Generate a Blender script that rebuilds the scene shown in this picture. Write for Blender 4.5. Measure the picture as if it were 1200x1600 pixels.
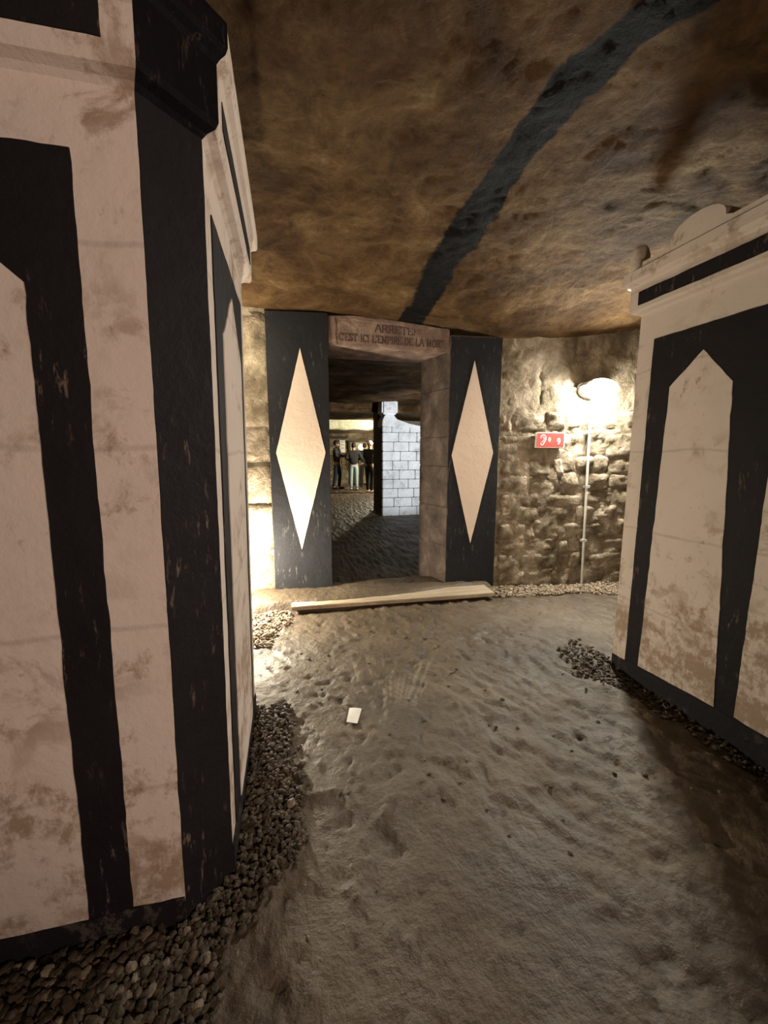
import bpy, bmesh, math, random
import numpy as np
from mathutils import Vector, Matrix

for o in list(bpy.data.objects):
    bpy.data.objects.remove(o)
sc = bpy.context.scene
COL = sc.collection
R = math.radians

# ------------------------------------------------------------------ camera
cam_d = bpy.data.cameras.new('camera')
cam_d.sensor_fit = 'HORIZONTAL'
cam_d.sensor_width = 36.0
cam_d.lens = 640.0 / 1200.0 * 36.0
cam_d.clip_start = 0.02
cam = bpy.data.objects.new('camera', cam_d)
cam.location = (0, 0, 1.30)
cam.rotation_euler = (R(90 - 8.2), 0, R(-13))
COL.objects.link(cam)
sc.camera = cam

# ------------------------------------------------------------------ world, light, exposure
w = bpy.data.worlds.new('underground')
sc.world = w
w.use_nodes = True
w.node_tree.nodes['Background'].inputs[0].default_value = (0.006, 0.0055, 0.005, 1)
w.node_tree.nodes['Background'].inputs[1].default_value = 1.0
sc.view_settings.view_transform = 'Standard'
sc.view_settings.look = 'None'
sc.view_settings.gamma = 1.0
sc.view_settings.exposure = 0.0


def light(name, kind, loc, power, color, radius=0.08, target=None, cone=None, blend=0.5):
    d = bpy.data.lights.new(name, kind)
    d.energy = power
    d.color = color
    d.shadow_soft_size = radius
    o = bpy.data.objects.new(name, d)
    o.location = loc
    if kind == 'SPOT':
        d.spot_size = R(cone)
        d.spot_blend = blend
        o.rotation_euler = (Vector(target) - Vector(loc)).to_track_quat('-Z', 'Y').to_euler()
    COL.objects.link(o)
    return o


# fill spot added behind the camera for an assumed lamp out of view
light('assumed_lamp_behind', 'SPOT', (1.25, -1.75, 1.42), 285, (1.0, 0.78, 0.64), 0.07, (0.18, 1.5, 1.36), 76, 0.85)
# assumed lamps, low and high, hidden in the alcove behind the left pillar
light('assumed_alcove_lamp', 'POINT', (-0.44, 3.40, 0.40), 175, (1.0, 0.90, 0.70), 0.06)
light('assumed_alcove_upper_lamp', 'POINT', (-0.52, 3.36, 2.12), 26, (1.0, 0.90, 0.66), 0.05)
# assumed lamps, and added spill and far-room lights, in the room past the doorway, out of sight behind its right jamb and behind the pale pillar
light('assumed_passage_lamp', 'SPOT', (2.75, 5.3, 1.70), 420, (0.90, 0.95, 1.0), 0.08, (2.3, 8.3, 1.45), 58, 0.5)
light('passage_spill', 'POINT', (2.7, 5.4, 1.75), 22, (0.92, 0.97, 0.85), 0.08)
light('assumed_ledge_lamp', 'SPOT', (3.0, 10.9, 1.70), 420, (1.0, 0.96, 0.74), 0.06, (1.75, 12.0, 2.08), 56, 0.7)  # assumed unseen source for the bright ledge
light('added_far_room_light', 'POINT', (3.5, 13.2, 1.9), 380, (1.0, 0.90, 0.66), 0.1)  # added to brighten the far room
LAMP_STRENGTH = 1000.0

# ------------------------------------------------------------------ small helpers
rng = np.random.default_rng(7)
random.seed(7)
_T = np.random.default_rng(3).random((256, 256))


def vnoise(x, y):
    x = np.asarray(x, float); y = np.asarray(y, float)
    xi = np.floor(x).astype(int); yi = np.floor(y).astype(int)
    fx = x - xi; fy = y - yi
    fx = fx * fx * (3 - 2 * fx); fy = fy * fy * (3 - 2 * fy)
    g = lambda a, b: _T[a % 256, b % 256]
    return (g(xi, yi) * (1 - fx) + g(xi + 1, yi) * fx) * (1 - fy) + (g(xi, yi + 1) * (1 - fx) + g(xi + 1, yi + 1) * fx) * fy


def fbm(x, y, oct=4, gain=0.5):
    a, s, t = 1.0, 0.0, 0.0
    for k in range(oct):
        s = s + a * (vnoise(x * 2 ** k + 17.3 * k, y * 2 ** k + 5.1 * k) - 0.5)
        t += a
        a *= gain
    return s / t * 2


def sstep(a, b, x):
    t = np.clip((np.asarray(x, float) - a) / (b - a), 0, 1)
    return t * t * (3 - 2 * t)


def mesh_obj(name, verts, faces, mat, parent=None, smooth=False):
    me = bpy.data.meshes.new(name)
    me.from_pydata([tuple(v) for v in verts], [], faces)
    me.update()
    if smooth:
        me.polygons.foreach_set('use_smooth', [True] * len(me.polygons))
    if mat:
        me.materials.append(mat)
    o = bpy.data.objects.new(name, me)
    COL.objects.link(o)
    if parent:
        o.parent = parent
    return o


def bm_obj(name, bm, mat, parent=None, smooth=False):
    bmesh.ops.recalc_face_normals(bm, faces=bm.faces)
    me = bpy.data.meshes.new(name)
    bm.to_mesh(me)
    bm.free()
    if smooth:
        me.polygons.foreach_set('use_smooth', [True] * len(me.polygons))
    if mat:
        me.materials.append(mat)
    o = bpy.data.objects.new(name, me)
    COL.objects.link(o)
    if parent:
        o.parent = parent
    return o


def tag(o, label=None, cat=None, group=None, kind=None):
    if label: o['label'] = label
    if cat: o['category'] = cat
    if group: o['group'] = group
    if kind: o['kind'] = kind
    return o


def empty(name, loc=(0, 0, 0)):
    o = bpy.data.objects.new(name, None)
    o.empty_display_size = 0.1
    o.location = loc
    COL.objects.link(o)
    return o


def keep_world(child, parent):
    child.parent = parent
    child.matrix_parent_inverse = Matrix.Translation(parent.location).inverted()


def adopt(parent, *children):
    for c in children:
        keep_world(c, parent)


# ------------------------------------------------------------------ materials
def new_mat(name):
    m = bpy.data.materials.new(name)
    m.use_nodes = True
    nt = m.node_tree
    b = nt.nodes['Principled BSDF']
    return m, nt, b


def N(nt, typ, **kw):
    n = nt.nodes.new(typ)
    for k, v in kw.items():
        if k in ('operation', 'blend_type', 'data_type', 'noise_dimensions', 'attribute_name', 'feature', 'distance', 'attribute_type'):
            setattr(n, k, v)
        else:
            n.inputs[k].default_value = v
    return n


def coords(nt, stretch=(1, 1, 1)):
    tc = nt.nodes.new('ShaderNodeNewGeometry')
    mp = nt.nodes.new('ShaderNodeMapping')
    mp.inputs['Scale'].default_value = stretch
    nt.links.new(tc.outputs['Position'], mp.inputs['Vector'])
    return mp.outputs['Vector']


def noise(nt, vec, scale, detail=4, rough=0.55, dist=0.0):
    n = N(nt, 'ShaderNodeTexNoise', Scale=scale, Detail=detail, Roughness=rough, Distortion=dist)
    nt.links.new(vec, n.inputs['Vector'])
    return n.outputs['Fac']


def ramp(nt, fac, stops):
    r = nt.nodes.new('ShaderNodeValToRGB')
    el = r.color_ramp.elements
    while len(el) > 2:
        el.remove(el[-1])
    for i, (p, c) in enumerate(stops):
        e = el[i] if i < 2 else el.new(p)
        e.position = p
        e.color = (*c, 1) if len(c) == 3 else c
    nt.links.new(fac, r.inputs['Fac'])
    return r.outputs['Color']


def mix(nt, fac, a, b, blend='MIX'):
    m = nt.nodes.new('ShaderNodeMix')
    m.data_type = 'RGBA'
    m.blend_type = blend
    for sock, v in ((m.inputs[0], fac), (m.inputs[6], a), (m.inputs[7], b)):
        if hasattr(v, 'links') or hasattr(v, 'is_linked'):
            nt.links.new(v, sock)
        elif isinstance(v, (int, float)):
            sock.default_value = v
        else:
            sock.default_value = (*v, 1)
    return m.outputs[2]


def bump(nt, b, height, strength=0.4, dist=0.01, prev=None):
    n = nt.nodes.new('ShaderNodeBump')
    n.inputs['Strength'].default_value = strength
    n.inputs['Distance'].default_value = dist
    nt.links.new(height, n.inputs['Height'])
    if prev:
        nt.links.new(prev, n.inputs['Normal'])
    nt.links.new(n.outputs['Normal'], b.inputs['Normal'])
    return n.outputs['Normal']


def rock_mat(name, stops, scale=4.0, rough=0.85, bstr=0.6, bdist=0.015, fine=38, stretch=(1, 1, 1), spec=0.25, blotch=None):
    m, nt, b = new_mat(name)
    v = coords(nt, stretch)
    c = ramp(nt, noise(nt, v, scale, 7, 0.62, 0.4), stops)
    if blotch:
        f = ramp(nt, noise(nt, v, blotch[0], 5, 0.6), [(blotch[1], (0, 0, 0)), (blotch[1] + 0.12, (1, 1, 1))])
        c = mix(nt, f, c, blotch[2])
    speck = ramp(nt, noise(nt, v, fine * 2.2, 3, 0.6), [(0.3, (0.55, 0.55, 0.55)), (0.7, (1.25, 1.25, 1.25))])
    c = mix(nt, 0.6, c, speck, 'MULTIPLY')
    nt.links.new(c, b.inputs['Base Color'])
    b.inputs['Roughness'].default_value = rough
    b.inputs['Specular IOR Level'].default_value = spec
    h1 = bump(nt, b, noise(nt, v, fine, 6, 0.65), bstr, bdist)
    bump(nt, b, noise(nt, v, fine * 0.22, 5, 0.6, 0.6), bstr * 0.8, bdist * 2.4, h1)
    return m


def plaster_mat(name, base, stain, dark, lo=0.56, z_grime=True):
    """limewashed plaster: soft mottling, brown worn blotches and fine vertical drips"""
    m, nt, b = new_mat(name)
    v = coords(nt)
    vs = coords(nt, (1, 1, 0.35))
    c = mix(nt, noise(nt, v, 3.1, 4, 0.5), base, tuple(x * 0.86 for x in base))
    f1 = ramp(nt, noise(nt, v, 7.5, 8, 0.68, 0.5), [(lo, (0, 0, 0)), (lo + 0.10, (1, 1, 1))])
    f0 = ramp(nt, noise(nt, coords(nt, (1, 1, 1.7)), 1.9, 4, 0.55), [(0.43, (0, 0, 0)), (0.66, (0.9, 0.9, 0.9))])
    f1m = mix(nt, 1.0, f1, f0, 'MULTIPLY')
    c = mix(nt, f1m, c, stain)
    f2 = ramp(nt, noise(nt, vs, 30, 6, 0.7), [(0.64, (0, 0, 0)), (0.72, (0.75, 0.75, 0.75))])
    f2m = mix(nt, 1.0, f2, f0, 'MULTIPLY')
    c = mix(nt, f2m, c, dark)
    if z_grime:     # limewash rubbed off in ragged bands, most of it low down
        g = nt.nodes.new('ShaderNodeNewGeometry')
        sx = nt.nodes.new('ShaderNodeSeparateXYZ')
        nt.links.new(g.outputs['Position'], sx.inputs[0])
        mr = nt.nodes.new('ShaderNodeMapRange')
        mr.inputs['From Min'].default_value = 0.25
        mr.inputs['From Max'].default_value = 0.95
        mr.inputs['To Min'].default_value = 0.13
        mr.inputs['To Max'].default_value = -0.06
        nt.links.new(sx.outputs['Z'], mr.inputs['Value'])
        band = noise(nt, coords(nt, (0.35, 0.35, 1.0)), 5.5, 4, 0.6)
        fine_ = noise(nt, coords(nt, (1, 1, 0.7)), 24, 9, 0.74, 0.2)
        ad = nt.nodes.new('ShaderNodeMath'); ad.operation = 'ADD'
        nt.links.new(band, ad.inputs[0]); nt.links.new(mr.outputs['Result'], ad.inputs[1])
        ad2 = nt.nodes.new('ShaderNodeMath'); ad2.operation = 'ADD'
        nt.links.new(ad.outputs[0], ad2.inputs[0]); nt.links.new(fine_, ad2.inputs[1])
        hf = nt.nodes.new('ShaderNodeMath'); hf.operation = 'MULTIPLY'
        nt.links.new(ad2.outputs[0], hf.inputs[0]); hf.inputs[1].default_value = 0.5
        fg = ramp(nt, hf.outputs[0], [(0.545, (0, 0, 0)), (0.62, (0.85, 0.85, 0.85))])
        c = mix(nt, fg, c, stain)
        # faint horizontal course joints showing through the wash
        wv = nt.nodes.new('ShaderNodeTexWave')
        wv.bands_direction = 'Z'
        wv.inputs['Scale'].default_value = 0.72
        wv.inputs['Distortion'].default_value = 0.5
        wv.inputs['Detail'].default_value = 3.0
        wv.inputs['Detail Scale'].default_value = 3.0
        nt.links.new(v, wv.inputs['Vector'])
        fj = ramp(nt, wv.outputs['Fac'], [(0.0, (0.5, 0.5, 0.5)), (0.004, (0, 0, 0))])
        c = mix(nt, mix(nt, 1.0, fj, noise(nt, v, 13, 5, 0.7), 'MULTIPLY'), c, dark)
    nt.links.new(c, b.inputs['Base Color'])
    b.inputs['Roughness'].default_value = 0.85
    b.inputs['Specular IOR Level'].default_value = 0.2
    h = bump(nt, b, noise(nt, v, 55, 5, 0.65), 0.25, 0.006)
    bump(nt, b, noise(nt, v, 9, 5, 0.6), 0.35, 0.02, h)
    return m


def black_mat(name, base, scuff, lo=0.63, sc=(42, 0.22)):
    m, nt, b = new_mat(name)
    v = coords(nt)
    vs = coords(nt, (1, 1, sc[1]))
    c = mix(nt, noise(nt, v, 4, 4, 0.55), base, tuple(x * 1.9 + 0.002 for x in base))
    f = ramp(nt, noise(nt, vs, sc[0], 7, 0.72), [(lo, (0, 0, 0)), (lo + 0.07, (0.7, 0.7, 0.7))])
    f0 = ramp(nt, noise(nt, v, 2.6, 4, 0.6), [(0.46, (0, 0, 0)), (0.6, (1, 1, 1))])
    c = mix(nt, mix(nt, 1.0, f, f0, 'MULTIPLY'), c, scuff)
    nt.links.new(c, b.inputs['Base Color'])
    b.inputs['Roughness'].default_value = 0.72
    b.inputs['Specular IOR Level'].default_value = 0.16
    h = bump(nt, b, noise(nt, v, 48, 5, 0.65), 0.3, 0.006)
    bump(nt, b, noise(nt, v, 9, 5, 0.6), 0.35, 0.02, h)
    return m


def plain_mat(name, color, rough=0.6, metal=0.0, emit=None, strength=0.0):
    m, nt, b = new_mat(name)
    v = coords(nt)
    c = mix(nt, noise(nt, v, 30, 3, 0.5), color, tuple(x * 0.82 for x in color))
    nt.links.new(c, b.inputs['Base Color'])
    b.inputs['Roughness'].default_value = rough
    b.inputs['Metallic'].default_value = metal
    if emit:
        b.inputs['Emission Color'].default_value = (*emit, 1)
        b.inputs['Emission Strength'].default_value = strength
    return m


M = {}
M['plaster'] = plaster_mat('limewash_plaster', (0.59, 0.495, 0.43), (0.27, 0.185, 0.125), (0.17, 0.115, 0.08), lo=0.50)
M['diamond'] = plaster_mat('limewash_diamond', (0.66, 0.54, 0.44), (0.45, 0.36, 0.28), (0.25, 0.18, 0.13), lo=0.66, z_grime=False)
M['black'] = black_mat('black_limewash', (0.0062, 0.0046, 0.0054), (0.17, 0.12, 0.09), lo=0.575)
M['worn_base'] = black_mat('worn_black_base', (0.0075, 0.006, 0.007), (0.085, 0.068, 0.055), lo=0.50, sc=(18, 0.8))
M['black_door'] = black_mat('black_limewash_doorway', (0.0085, 0.0085, 0.0100), (0.10, 0.09, 0.08), lo=0.57)
M['stone'] = rock_mat('gallery_stone', [(0.30, (0.075, 0.055, 0.036)), (0.47, (0.19, 0.15, 0.10)), (0.62, (0.33, 0.27, 0.20)), (0.75, (0.46, 0.40, 0.31))], 5, 0.88, 0.8, 0.014, 40)
M['joint'] = rock_mat('wall_mortar', [(0.3, (0.06, 0.045, 0.03)), (0.7, (0.20, 0.155, 0.105))], 8, 0.95, 0.8, 0.01, 60)
M['jamb'] = rock_mat('jamb_stone_flank_shade', [(0.3, (0.035, 0.025, 0.020)), (0.55, (0.085, 0.062, 0.05)), (0.75, (0.16, 0.12, 0.095))], 6, 0.8, 0.5, 0.01, 40)  # also colours the block pillar's flank dark, in place of shade
M['lintel'] = rock_mat('lintel_stone', [(0.3, (0.11, 0.072, 0.055)), (0.52, (0.21, 0.145, 0.115)), (0.72, (0.38, 0.28, 0.22))], 7, 0.85, 0.5, 0.008, 45)
M['letters'] = plain_mat('worn_letter_paint', (0.075, 0.046, 0.036), 0.8)
M['pebble'] = rock_mat('pebble_stone', [(0.3, (0.024, 0.017, 0.011)), (0.52, (0.062, 0.045, 0.029)), (0.72, (0.15, 0.112, 0.078))], 30, 0.7, 0.3, 0.003, 90)
M['pale_pebble'] = rock_mat('pale_pebble_stone', [(0.3, (0.11, 0.082, 0.058)), (0.7, (0.25, 0.20, 0.15))], 9, 0.7, 0.3, 0.003, 90)
M['mid_pebble'] = rock_mat('buff_pebble_stone', [(0.3, (0.12, 0.09, 0.06)), (0.5, (0.26, 0.20, 0.14)), (0.72, (0.46, 0.38, 0.28))], 40, 0.7, 0.3, 0.003, 90)
M['board'] = rock_mat('muddy_plank', [(0.3, (0.24, 0.18, 0.12)), (0.6, (0.44, 0.36, 0.26)), (0.8, (0.55, 0.47, 0.36))], 4, 0.6, 0.3, 0.004, 30, (0.3, 3, 1))
M['white_block'] = rock_mat('pale_block', [(0.28, (0.42, 0.42, 0.42)), (0.48, (0.70, 0.70, 0.70)), (0.7, (0.82, 0.82, 0.82))], 3.5, 0.8, 0.3, 0.006, 30, blotch=(2.6, 0.60, (0.20, 0.19, 0.18)))
M['dark_joint'] = plain_mat('dark_mortar', (0.05, 0.05, 0.052), 0.9)
M['white_metal'] = plain_mat('white_conduit', (0.74, 0.73, 0.68), 0.45)
M['grey_metal'] = plain_mat('grey_casting', (0.42, 0.42, 0.40), 0.5)
M['red'] = plain_mat('sign_red', (0.62, 0.055, 0.045), 0.45)
M['white_print'] = plain_mat('sign_white', (0.80, 0.78, 0.74), 0.5)
M['pale_print'] = plain_mat('sign_pale_pink', (0.72, 0.42, 0.36), 0.5)
M['paper'] = plain_mat('paper', (0.82, 0.80, 0.74), 0.7)
M['glow'] = plain_mat('lit_globe', (0.9, 0.9, 0.88), 0.4, 0, (1.0, 0.985, 0.86), LAMP_STRENGTH)
M['glow_far'] = plain_mat('lit_far_globe', (0.9, 0.9, 0.88), 0.4, 0, (1.0, 0.95, 0.72), 110.0)
M['bone'] = plain_mat('old_bone', (0.42, 0.32, 0.19), 0.75)
M['frame'] = plain_mat('dark_timber', (0.03, 0.022, 0.016), 0.8)


# ---- floor: wet clay
def floor_mat():
    m, nt, b = new_mat('wet_clay_floor')
    v = coords(nt)
    n1 = noise(nt, v, 1.6, 5, 0.55, 0.3)
    c = ramp(nt, n1, [(0.30, (0.058, 0.040, 0.024)), (0.55, (0.096, 0.069, 0.043)), (0.75, (0.148, 0.111, 0.074))])
    c = mix(nt, 0.5, c, ramp(nt, noise(nt, v, 60, 4, 0.6), [(0.3, (0.6, 0.6, 0.6)), (0.7, (1.2, 1.2, 1.2))]), 'MULTIPLY')
    at = nt.nodes.new('ShaderNodeAttribute')
    at.attribute_name = 'scrape'
    c = mix(nt, at.outputs['Fac'], c, (0.36, 0.30, 0.22))
    nt.links.new(c, b.inputs['Base Color'])
    r = ramp(nt, noise(nt, v, 3.3, 4, 0.6), [(0.3, (0.44, 0.44, 0.44)), (0.7, (0.72, 0.72, 0.72))])
    nt.links.new(r, b.inputs['Roughness'])
    b.inputs['Specular IOR Level'].default_value = 0.40
    h = bump(nt, b, noise(nt, v, 70, 5, 0.6), 0.35, 0.004)
    bump(nt, b, noise(nt, v, 26, 6, 0.62), 0.8, 0.016, h)
    return m


def ceiling_mat():
    m, nt, b = new_mat('quarry_ceiling_rock')
    v = coords(nt)
    c = ramp(nt, noise(nt, v, 2.6, 8, 0.66, 0.5), [(0.28, (0.030, 0.014, 0.005)), (0.46, (0.085, 0.045, 0.018)), (0.60, (0.155, 0.092, 0.040)), (0.76, (0.31, 0.22, 0.12))])
    c = mix(nt, 0.55, c, ramp(nt, noise(nt, v, 34, 6, 0.7), [(0.3, (0.5, 0.5, 0.5)), (0.7, (1.3, 1.3, 1.3))]), 'MULTIPLY')
    # the broad black guide line once painted along the roof by the quarrymen
    at = nt.nodes.new('ShaderNodeAttribute')
    at.attribute_name = 'guide_line'
    ad = nt.nodes.new('ShaderNodeMath')
    ad.operation = 'ADD'
    nm = nt.nodes.new('ShaderNodeMath')
    nm.operation = 'MULTIPLY_ADD'
    nt.links.new(noise(nt, v, 26, 6, 0.68), nm.inputs[0])
    nm.inputs[1].default_value = 0.9
    nm.inputs[2].default_value = -0.45
    nt.links.new(at.outputs['Fac'], ad.inputs[0])
    nt.links.new(nm.outputs[0], ad.inputs[1])
    f = ramp(nt, ad.outputs[0], [(0.38, (0, 0, 0)), (0.66, (1, 1, 1))])
    c = mix(nt, f, c, (0.0065, 0.0060, 0.0060))
    nt.links.new(c, b.inputs['Base Color'])
    b.inputs['Roughness'].default_value = 0.8
    b.inputs['Specular IOR Level'].default_value = 0.10
    h = bump(nt, b, noise(nt, v, 36, 8, 0.75), 0.8, 0.014)
    bump(nt, b, noise(nt, v, 8, 9, 0.72, 0.25), 1.0, 0.06, h)
    return m


M['floor'] = floor_mat()
M['ceiling'] = ceiling_mat()


def grid_obj(name, xs, ys, Z, mat, flip=False, attrs=None):
    nx, ny = len(xs), len(ys)
    X, Y = np.meshgrid(xs, ys)
    co = np.stack([X, Y, Z], -1).reshape(-1, 3).astype(np.float32)
    i = np.arange((nx - 1) * (ny - 1))
    r, c = i // (nx - 1), i % (nx - 1)
    a = r * nx + c
    q = np.stack([a, a + 1, a + nx + 1, a + nx], -1)
    if flip:
        q = q[:, ::-1]
    me = bpy.data.meshes.new(name)
    me.vertices.add(len(co))
    me.vertices.foreach_set('co', co.ravel())
    me.loops.add(q.size)
    me.loops.foreach_set('vertex_index', q.astype(np.int32).ravel())
    me.polygons.add(len(q))
    me.polygons.foreach_set('loop_start', np.arange(0, q.size, 4, dtype=np.int32))
    me.polygons.foreach_set('loop_total', np.full(len(q), 4, dtype=np.int32))
    me.update(calc_edges=True)
    me.polygons.foreach_set('use_smooth', [True] * len(q))
    for k, val in (attrs or {}).items():
        at = me.attributes.new(k, 'FLOAT', 'POINT')
        at.data.foreach_set('value', val.reshape(-1).astype(np.float32))
    me.materials.append(mat)
    o = bpy.data.objects.new(name, me)
    COL.objects.link(o)
    return o


def spaced(*segs):
    out = []
    for a, b, st in segs:
        out += list(np.arange(a, b - 1e-6, st))
    out.append(segs[-1][1])
    return np.array(out)


# ------------------------------------------------------------------ floor
WALL_Y0, WALL_K = 3.735, -0.10          # the doorway wall: y = 3.735 - 0.10 x


def wall_y(x):
    return WALL_Y0 + WALL_K * np.asarray(x, float)


def floor_h(x, y):
    x = np.asarray(x, float); y = np.asarray(y, float)
    h = 0.020 * fbm(x * 1.3, y * 1.3, 3) + 0.006 * fbm(x * 7, y * 7, 3)
    # trodden clay drawn out into short ripples, strongest right of the middle
    a, bb = R(-66), 0
    u = x * math.cos(a) + y * math.sin(a)
    v = -x * math.sin(a) + y * math.cos(a)
    rip = fbm(u * 9.5 + 0.9 * fbm(x * 3, y * 3, 2), v * 25 + 1.2 * fbm(x * 4 + 9, y * 4, 2), 3, 0.55)
    rip = np.tanh(rip * 2.6)
    str_ = 0.35 + 0.65 * sstep(0.35, 0.95, x + 0.25 * fbm(x * 2, y * 2, 2))
    str_ = str_ * (0.35 + 0.65 * sstep(0.6, 1.3, y))
    h = h + 0.0115 * rip * str_
    # scattered dents and clods
    d = fbm(x * 14 + 40, y * 14, 4)
    h = h - 0.012 * sstep(0.28, 0.55, d) + 0.010 * sstep(0.32, 0.6, -d)
    # banked edges below the walls
    h = h + 0.012 * sstep(0.14, -0.18, x) * sstep(2.6, 2.2, y)
    h = h - 0.035 * sstep(1.70, 1.90, x) * sstep(2.2, 1.9, y)
    return h - 0.008


def scrape_mask(x, y):
    # a fan of pale smear marks where somebody slid on the clay
    cx, cy = 0.40, 1.60
    r = np.hypot(x - cx, y - cy)
    th = np.arctan2(y - cy, x - cx)
    n = vnoise(th * 48 + 0.5 * vnoise(x * 8, y * 8), r * 2.2 + 9)
    m = sstep(0.55, 0.78, n) * sstep(0.28, 0.45, r) * sstep(0.95, 0.72, r)
    return m * sstep(0.85, 1.0, th) * sstep(1.75, 1.6, th)


xs = spaced((-3.0, -1.2, 0.12), (-1.2, 3.5, 0.0135), (3.5, 6.0, 0.12))
ys = spaced((-3.2, 0.45, 0.12), (0.45, 3.75, 0.0135), (3.75, 17.2, 0.09))
X, Y = np.meshgrid(xs, ys)
SM = scrape_mask(X, Y)
floor = grid_obj('floor', xs, ys, floor_h(X, Y) - 0.004 * SM, M['floor'], attrs={'scrape': 0.38 * SM})
tag(floor, kind='structure')

# ------------------------------------------------------------------ ceiling
LINE = [(1.09, 3.70), (1.064, 3.5), (1.038, 2.78), (1.011, 2.23), (0.985, 1.74), (0.985, 1.42), (1.05, 1.20), (1.14, 1.05), (1.35, 0.75), (1.5, 0.2), (1.5, -2.5)]


def ceil_h(x, y):
    x = np.asarray(x, float); y = np.asarray(y, float)
    zb = np.interp(x, [-2, -0.3, 0.35, 1.0, 1.48, 1.9, 2.5, 3.2, 5], [2.50, 2.49, 2.475, 2.43, 2.39, 2.315, 2.345, 2.43, 2.45])
    top = 2.545 + 0.03 * fbm(x * 0.9, y * 0.9, 2)
    near = sstep(2.3, 3.5, y)
    z = top * (1 - near) + zb * near
    amp = 1 - 0.65 * sstep(3.2, 3.6, y)
    strata = fbm(x * 1.8 + 0.35 * y, y * 7.5, 4, 0.55)
    z = z + amp * (0.030 * fbm(x * 2.6, y * 2.6, 4) + 0.022 * strata * sstep(1.6, 2.4, y) + 0.020 * fbm(x * 8, y * 8, 4, 0.6) + 0.010 * np.abs(fbm(x * 15 + 3, y * 15, 3)))
    z = z + amp * 0.022 * np.floor(2.5 * (0.5 + 0.5 * fbm(x * 1.5 + 8, y * 2.8, 3))) / 2.5
    return z


def line_dist(x, y):
    d = np.full(np.shape(x), 9.0)
    for (x0, y0), (x1, y1) in zip(LINE[:-1], LINE[1:]):
        dx, dy = x1 - x0, y1 - y0
        t = np.clip(((x - x0) * dx + (y - y0) * dy) / (dx * dx + dy * dy), 0, 1)
        d = np.minimum(d, np.hypot(x - x0 - t * dx, y - y0 - t * dy))
    return d


xs = spaced((-3.0, -0.6, 0.08), (-0.6, 3.4, 0.018), (3.4, 6.0, 0.1))
ys = spaced((-3.2, 0.7, 0.1), (0.7, 3.95, 0.018))
X, Y = np.meshgrid(xs, ys)
half = 0.112 - 0.030 * sstep(2.4, 1.2, Y) + 0.045 * fbm(X * 5, Y * 5, 3)
GL = 1 - sstep(0.55, 1.35, line_dist(X, Y) / half)
ceiling = grid_obj('ceiling', xs, ys, ceil_h(X, Y), M['ceiling'], flip=True, attrs={'guide_line': GL})
tag(ceiling, kind='structure')

# ------------------------------------------------------------------ wall-frame helpers
def wobble_poly(poly, step=0.025, amp=0.002, seed=0):
    out = []
    n = len(poly)
    for i in range(n):
        (a0, b0), (a1, b1) = poly[i], poly[(i + 1) % n]
        L = math.hypot(a1 - a0, b1 - b0)
        k = max(1, int(L / step))
        nx, ny = -(b1 - b0) / (L + 1e-9), (a1 - a0) / (L + 1e-9)
        for j in range(k):
            t = j / k
            d = 0 if j == 0 else amp * 2 * float(fbm(L * t * 14 + seed * 7.7 + i * 3.1, seed + 0.5, 3))
            out.append((a0 + (a1 - a0) * t + nx * d, b0 + (b1 - b0) * t + ny * d))
    return out


def slab(name, O, s, poly, t0, t1, mat, parent=None, wob=0.0022, seed=0, shear=0.0):
    """flat polygon (s,z) on a vertical plane through O along s; between offsets t0 and t1 along the outward normal"""
    s = Vector(s).normalized()
    n = Vector((s.y, -s.x, 0))
    pts = wobble_poly(poly, 0.025, wob, seed) if wob else poly
    bm = bmesh.new()
    f0, f1 = [], []
    for a, z in pts:
        sh = Vector((shear * (1 - z / 2.05), 0, 0))
        p = Vector(O) + s * a + Vector((0, 0, z)) + sh
        f0.append(bm.verts.new(p + n * t0))
        f1.append(bm.verts.new(p + n * t1))
    bm.faces.new(f0)
    bm.faces.new(f1)
    k = len(pts)
    for i in range(k):
        bm.faces.new((f0[i], f0[(i + 1) % k], f1[(i + 1) % k], f1[i]))
    o = bm_obj(name, bm, mat)
    if parent:
        keep_world(o, parent)
    return o


def offset_plan(plan, d):
    n = len(plan)
    out = []
    area = sum(plan[i][0] * plan[(i + 1) % n][1] - plan[(i + 1) % n][0] * plan[i][1] for i in range(n))
    sg = 1 if area > 0 else -1
    for i in range(n):
        p0, p1, p2 = Vector(plan[i - 1]), Vector(plan[i]), Vector(plan[(i + 1) % n])
        e1, e2 = (p1 - p0).normalized(), (p2 - p1).normalized()
        n1, n2 = Vector((e1.y, -e1.x)) * sg, Vector((e2.y, -e2.x)) * sg
        b = (n1 + n2)
        b = b / (b.length_squared / 2) if b.length > 1e-6 else n1
        out.append(p1 + b * d)
    return out


def profile_solid(name, plan, prof, mat, parent=None, shear=0.0, xf=None):
    bm = bmesh.new()
    rings = []
    for z, d in prof:
        rings.append([bm.verts.new((p.x + shear * (1 - z / 2.05), p.y, z)) for p in offset_plan(plan, d)])
    k = len(plan)
    for r0, r1 in zip(rings[:-1], rings[1:]):
        for i in range(k):
            bm.faces.new((r0[i], r0[(i + 1) % k], r1[(i + 1) % k], r1[i]))
    bm.faces.new(rings[0])
    bm.faces.new(rings[-1])
    o = bm_obj(name, bm, mat)
    if parent:
        keep_world(o, parent)
    return o


PROF = [(-0.12, 0), (2.052, 0), (2.062, 0.012), (2.070, 0.034), (2.082, 0.042), (2.205, 0.042), (2.214, 0.050), (2.222, 0.064), (2.235, 0.070), (2.285, 0.070)]


def pointed(a0, a1, z0, zs, za):
    return [(a0, z0), (a1, z0), (a1, zs), ((a0 + a1) / 2, za), (a0, zs)]


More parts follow.
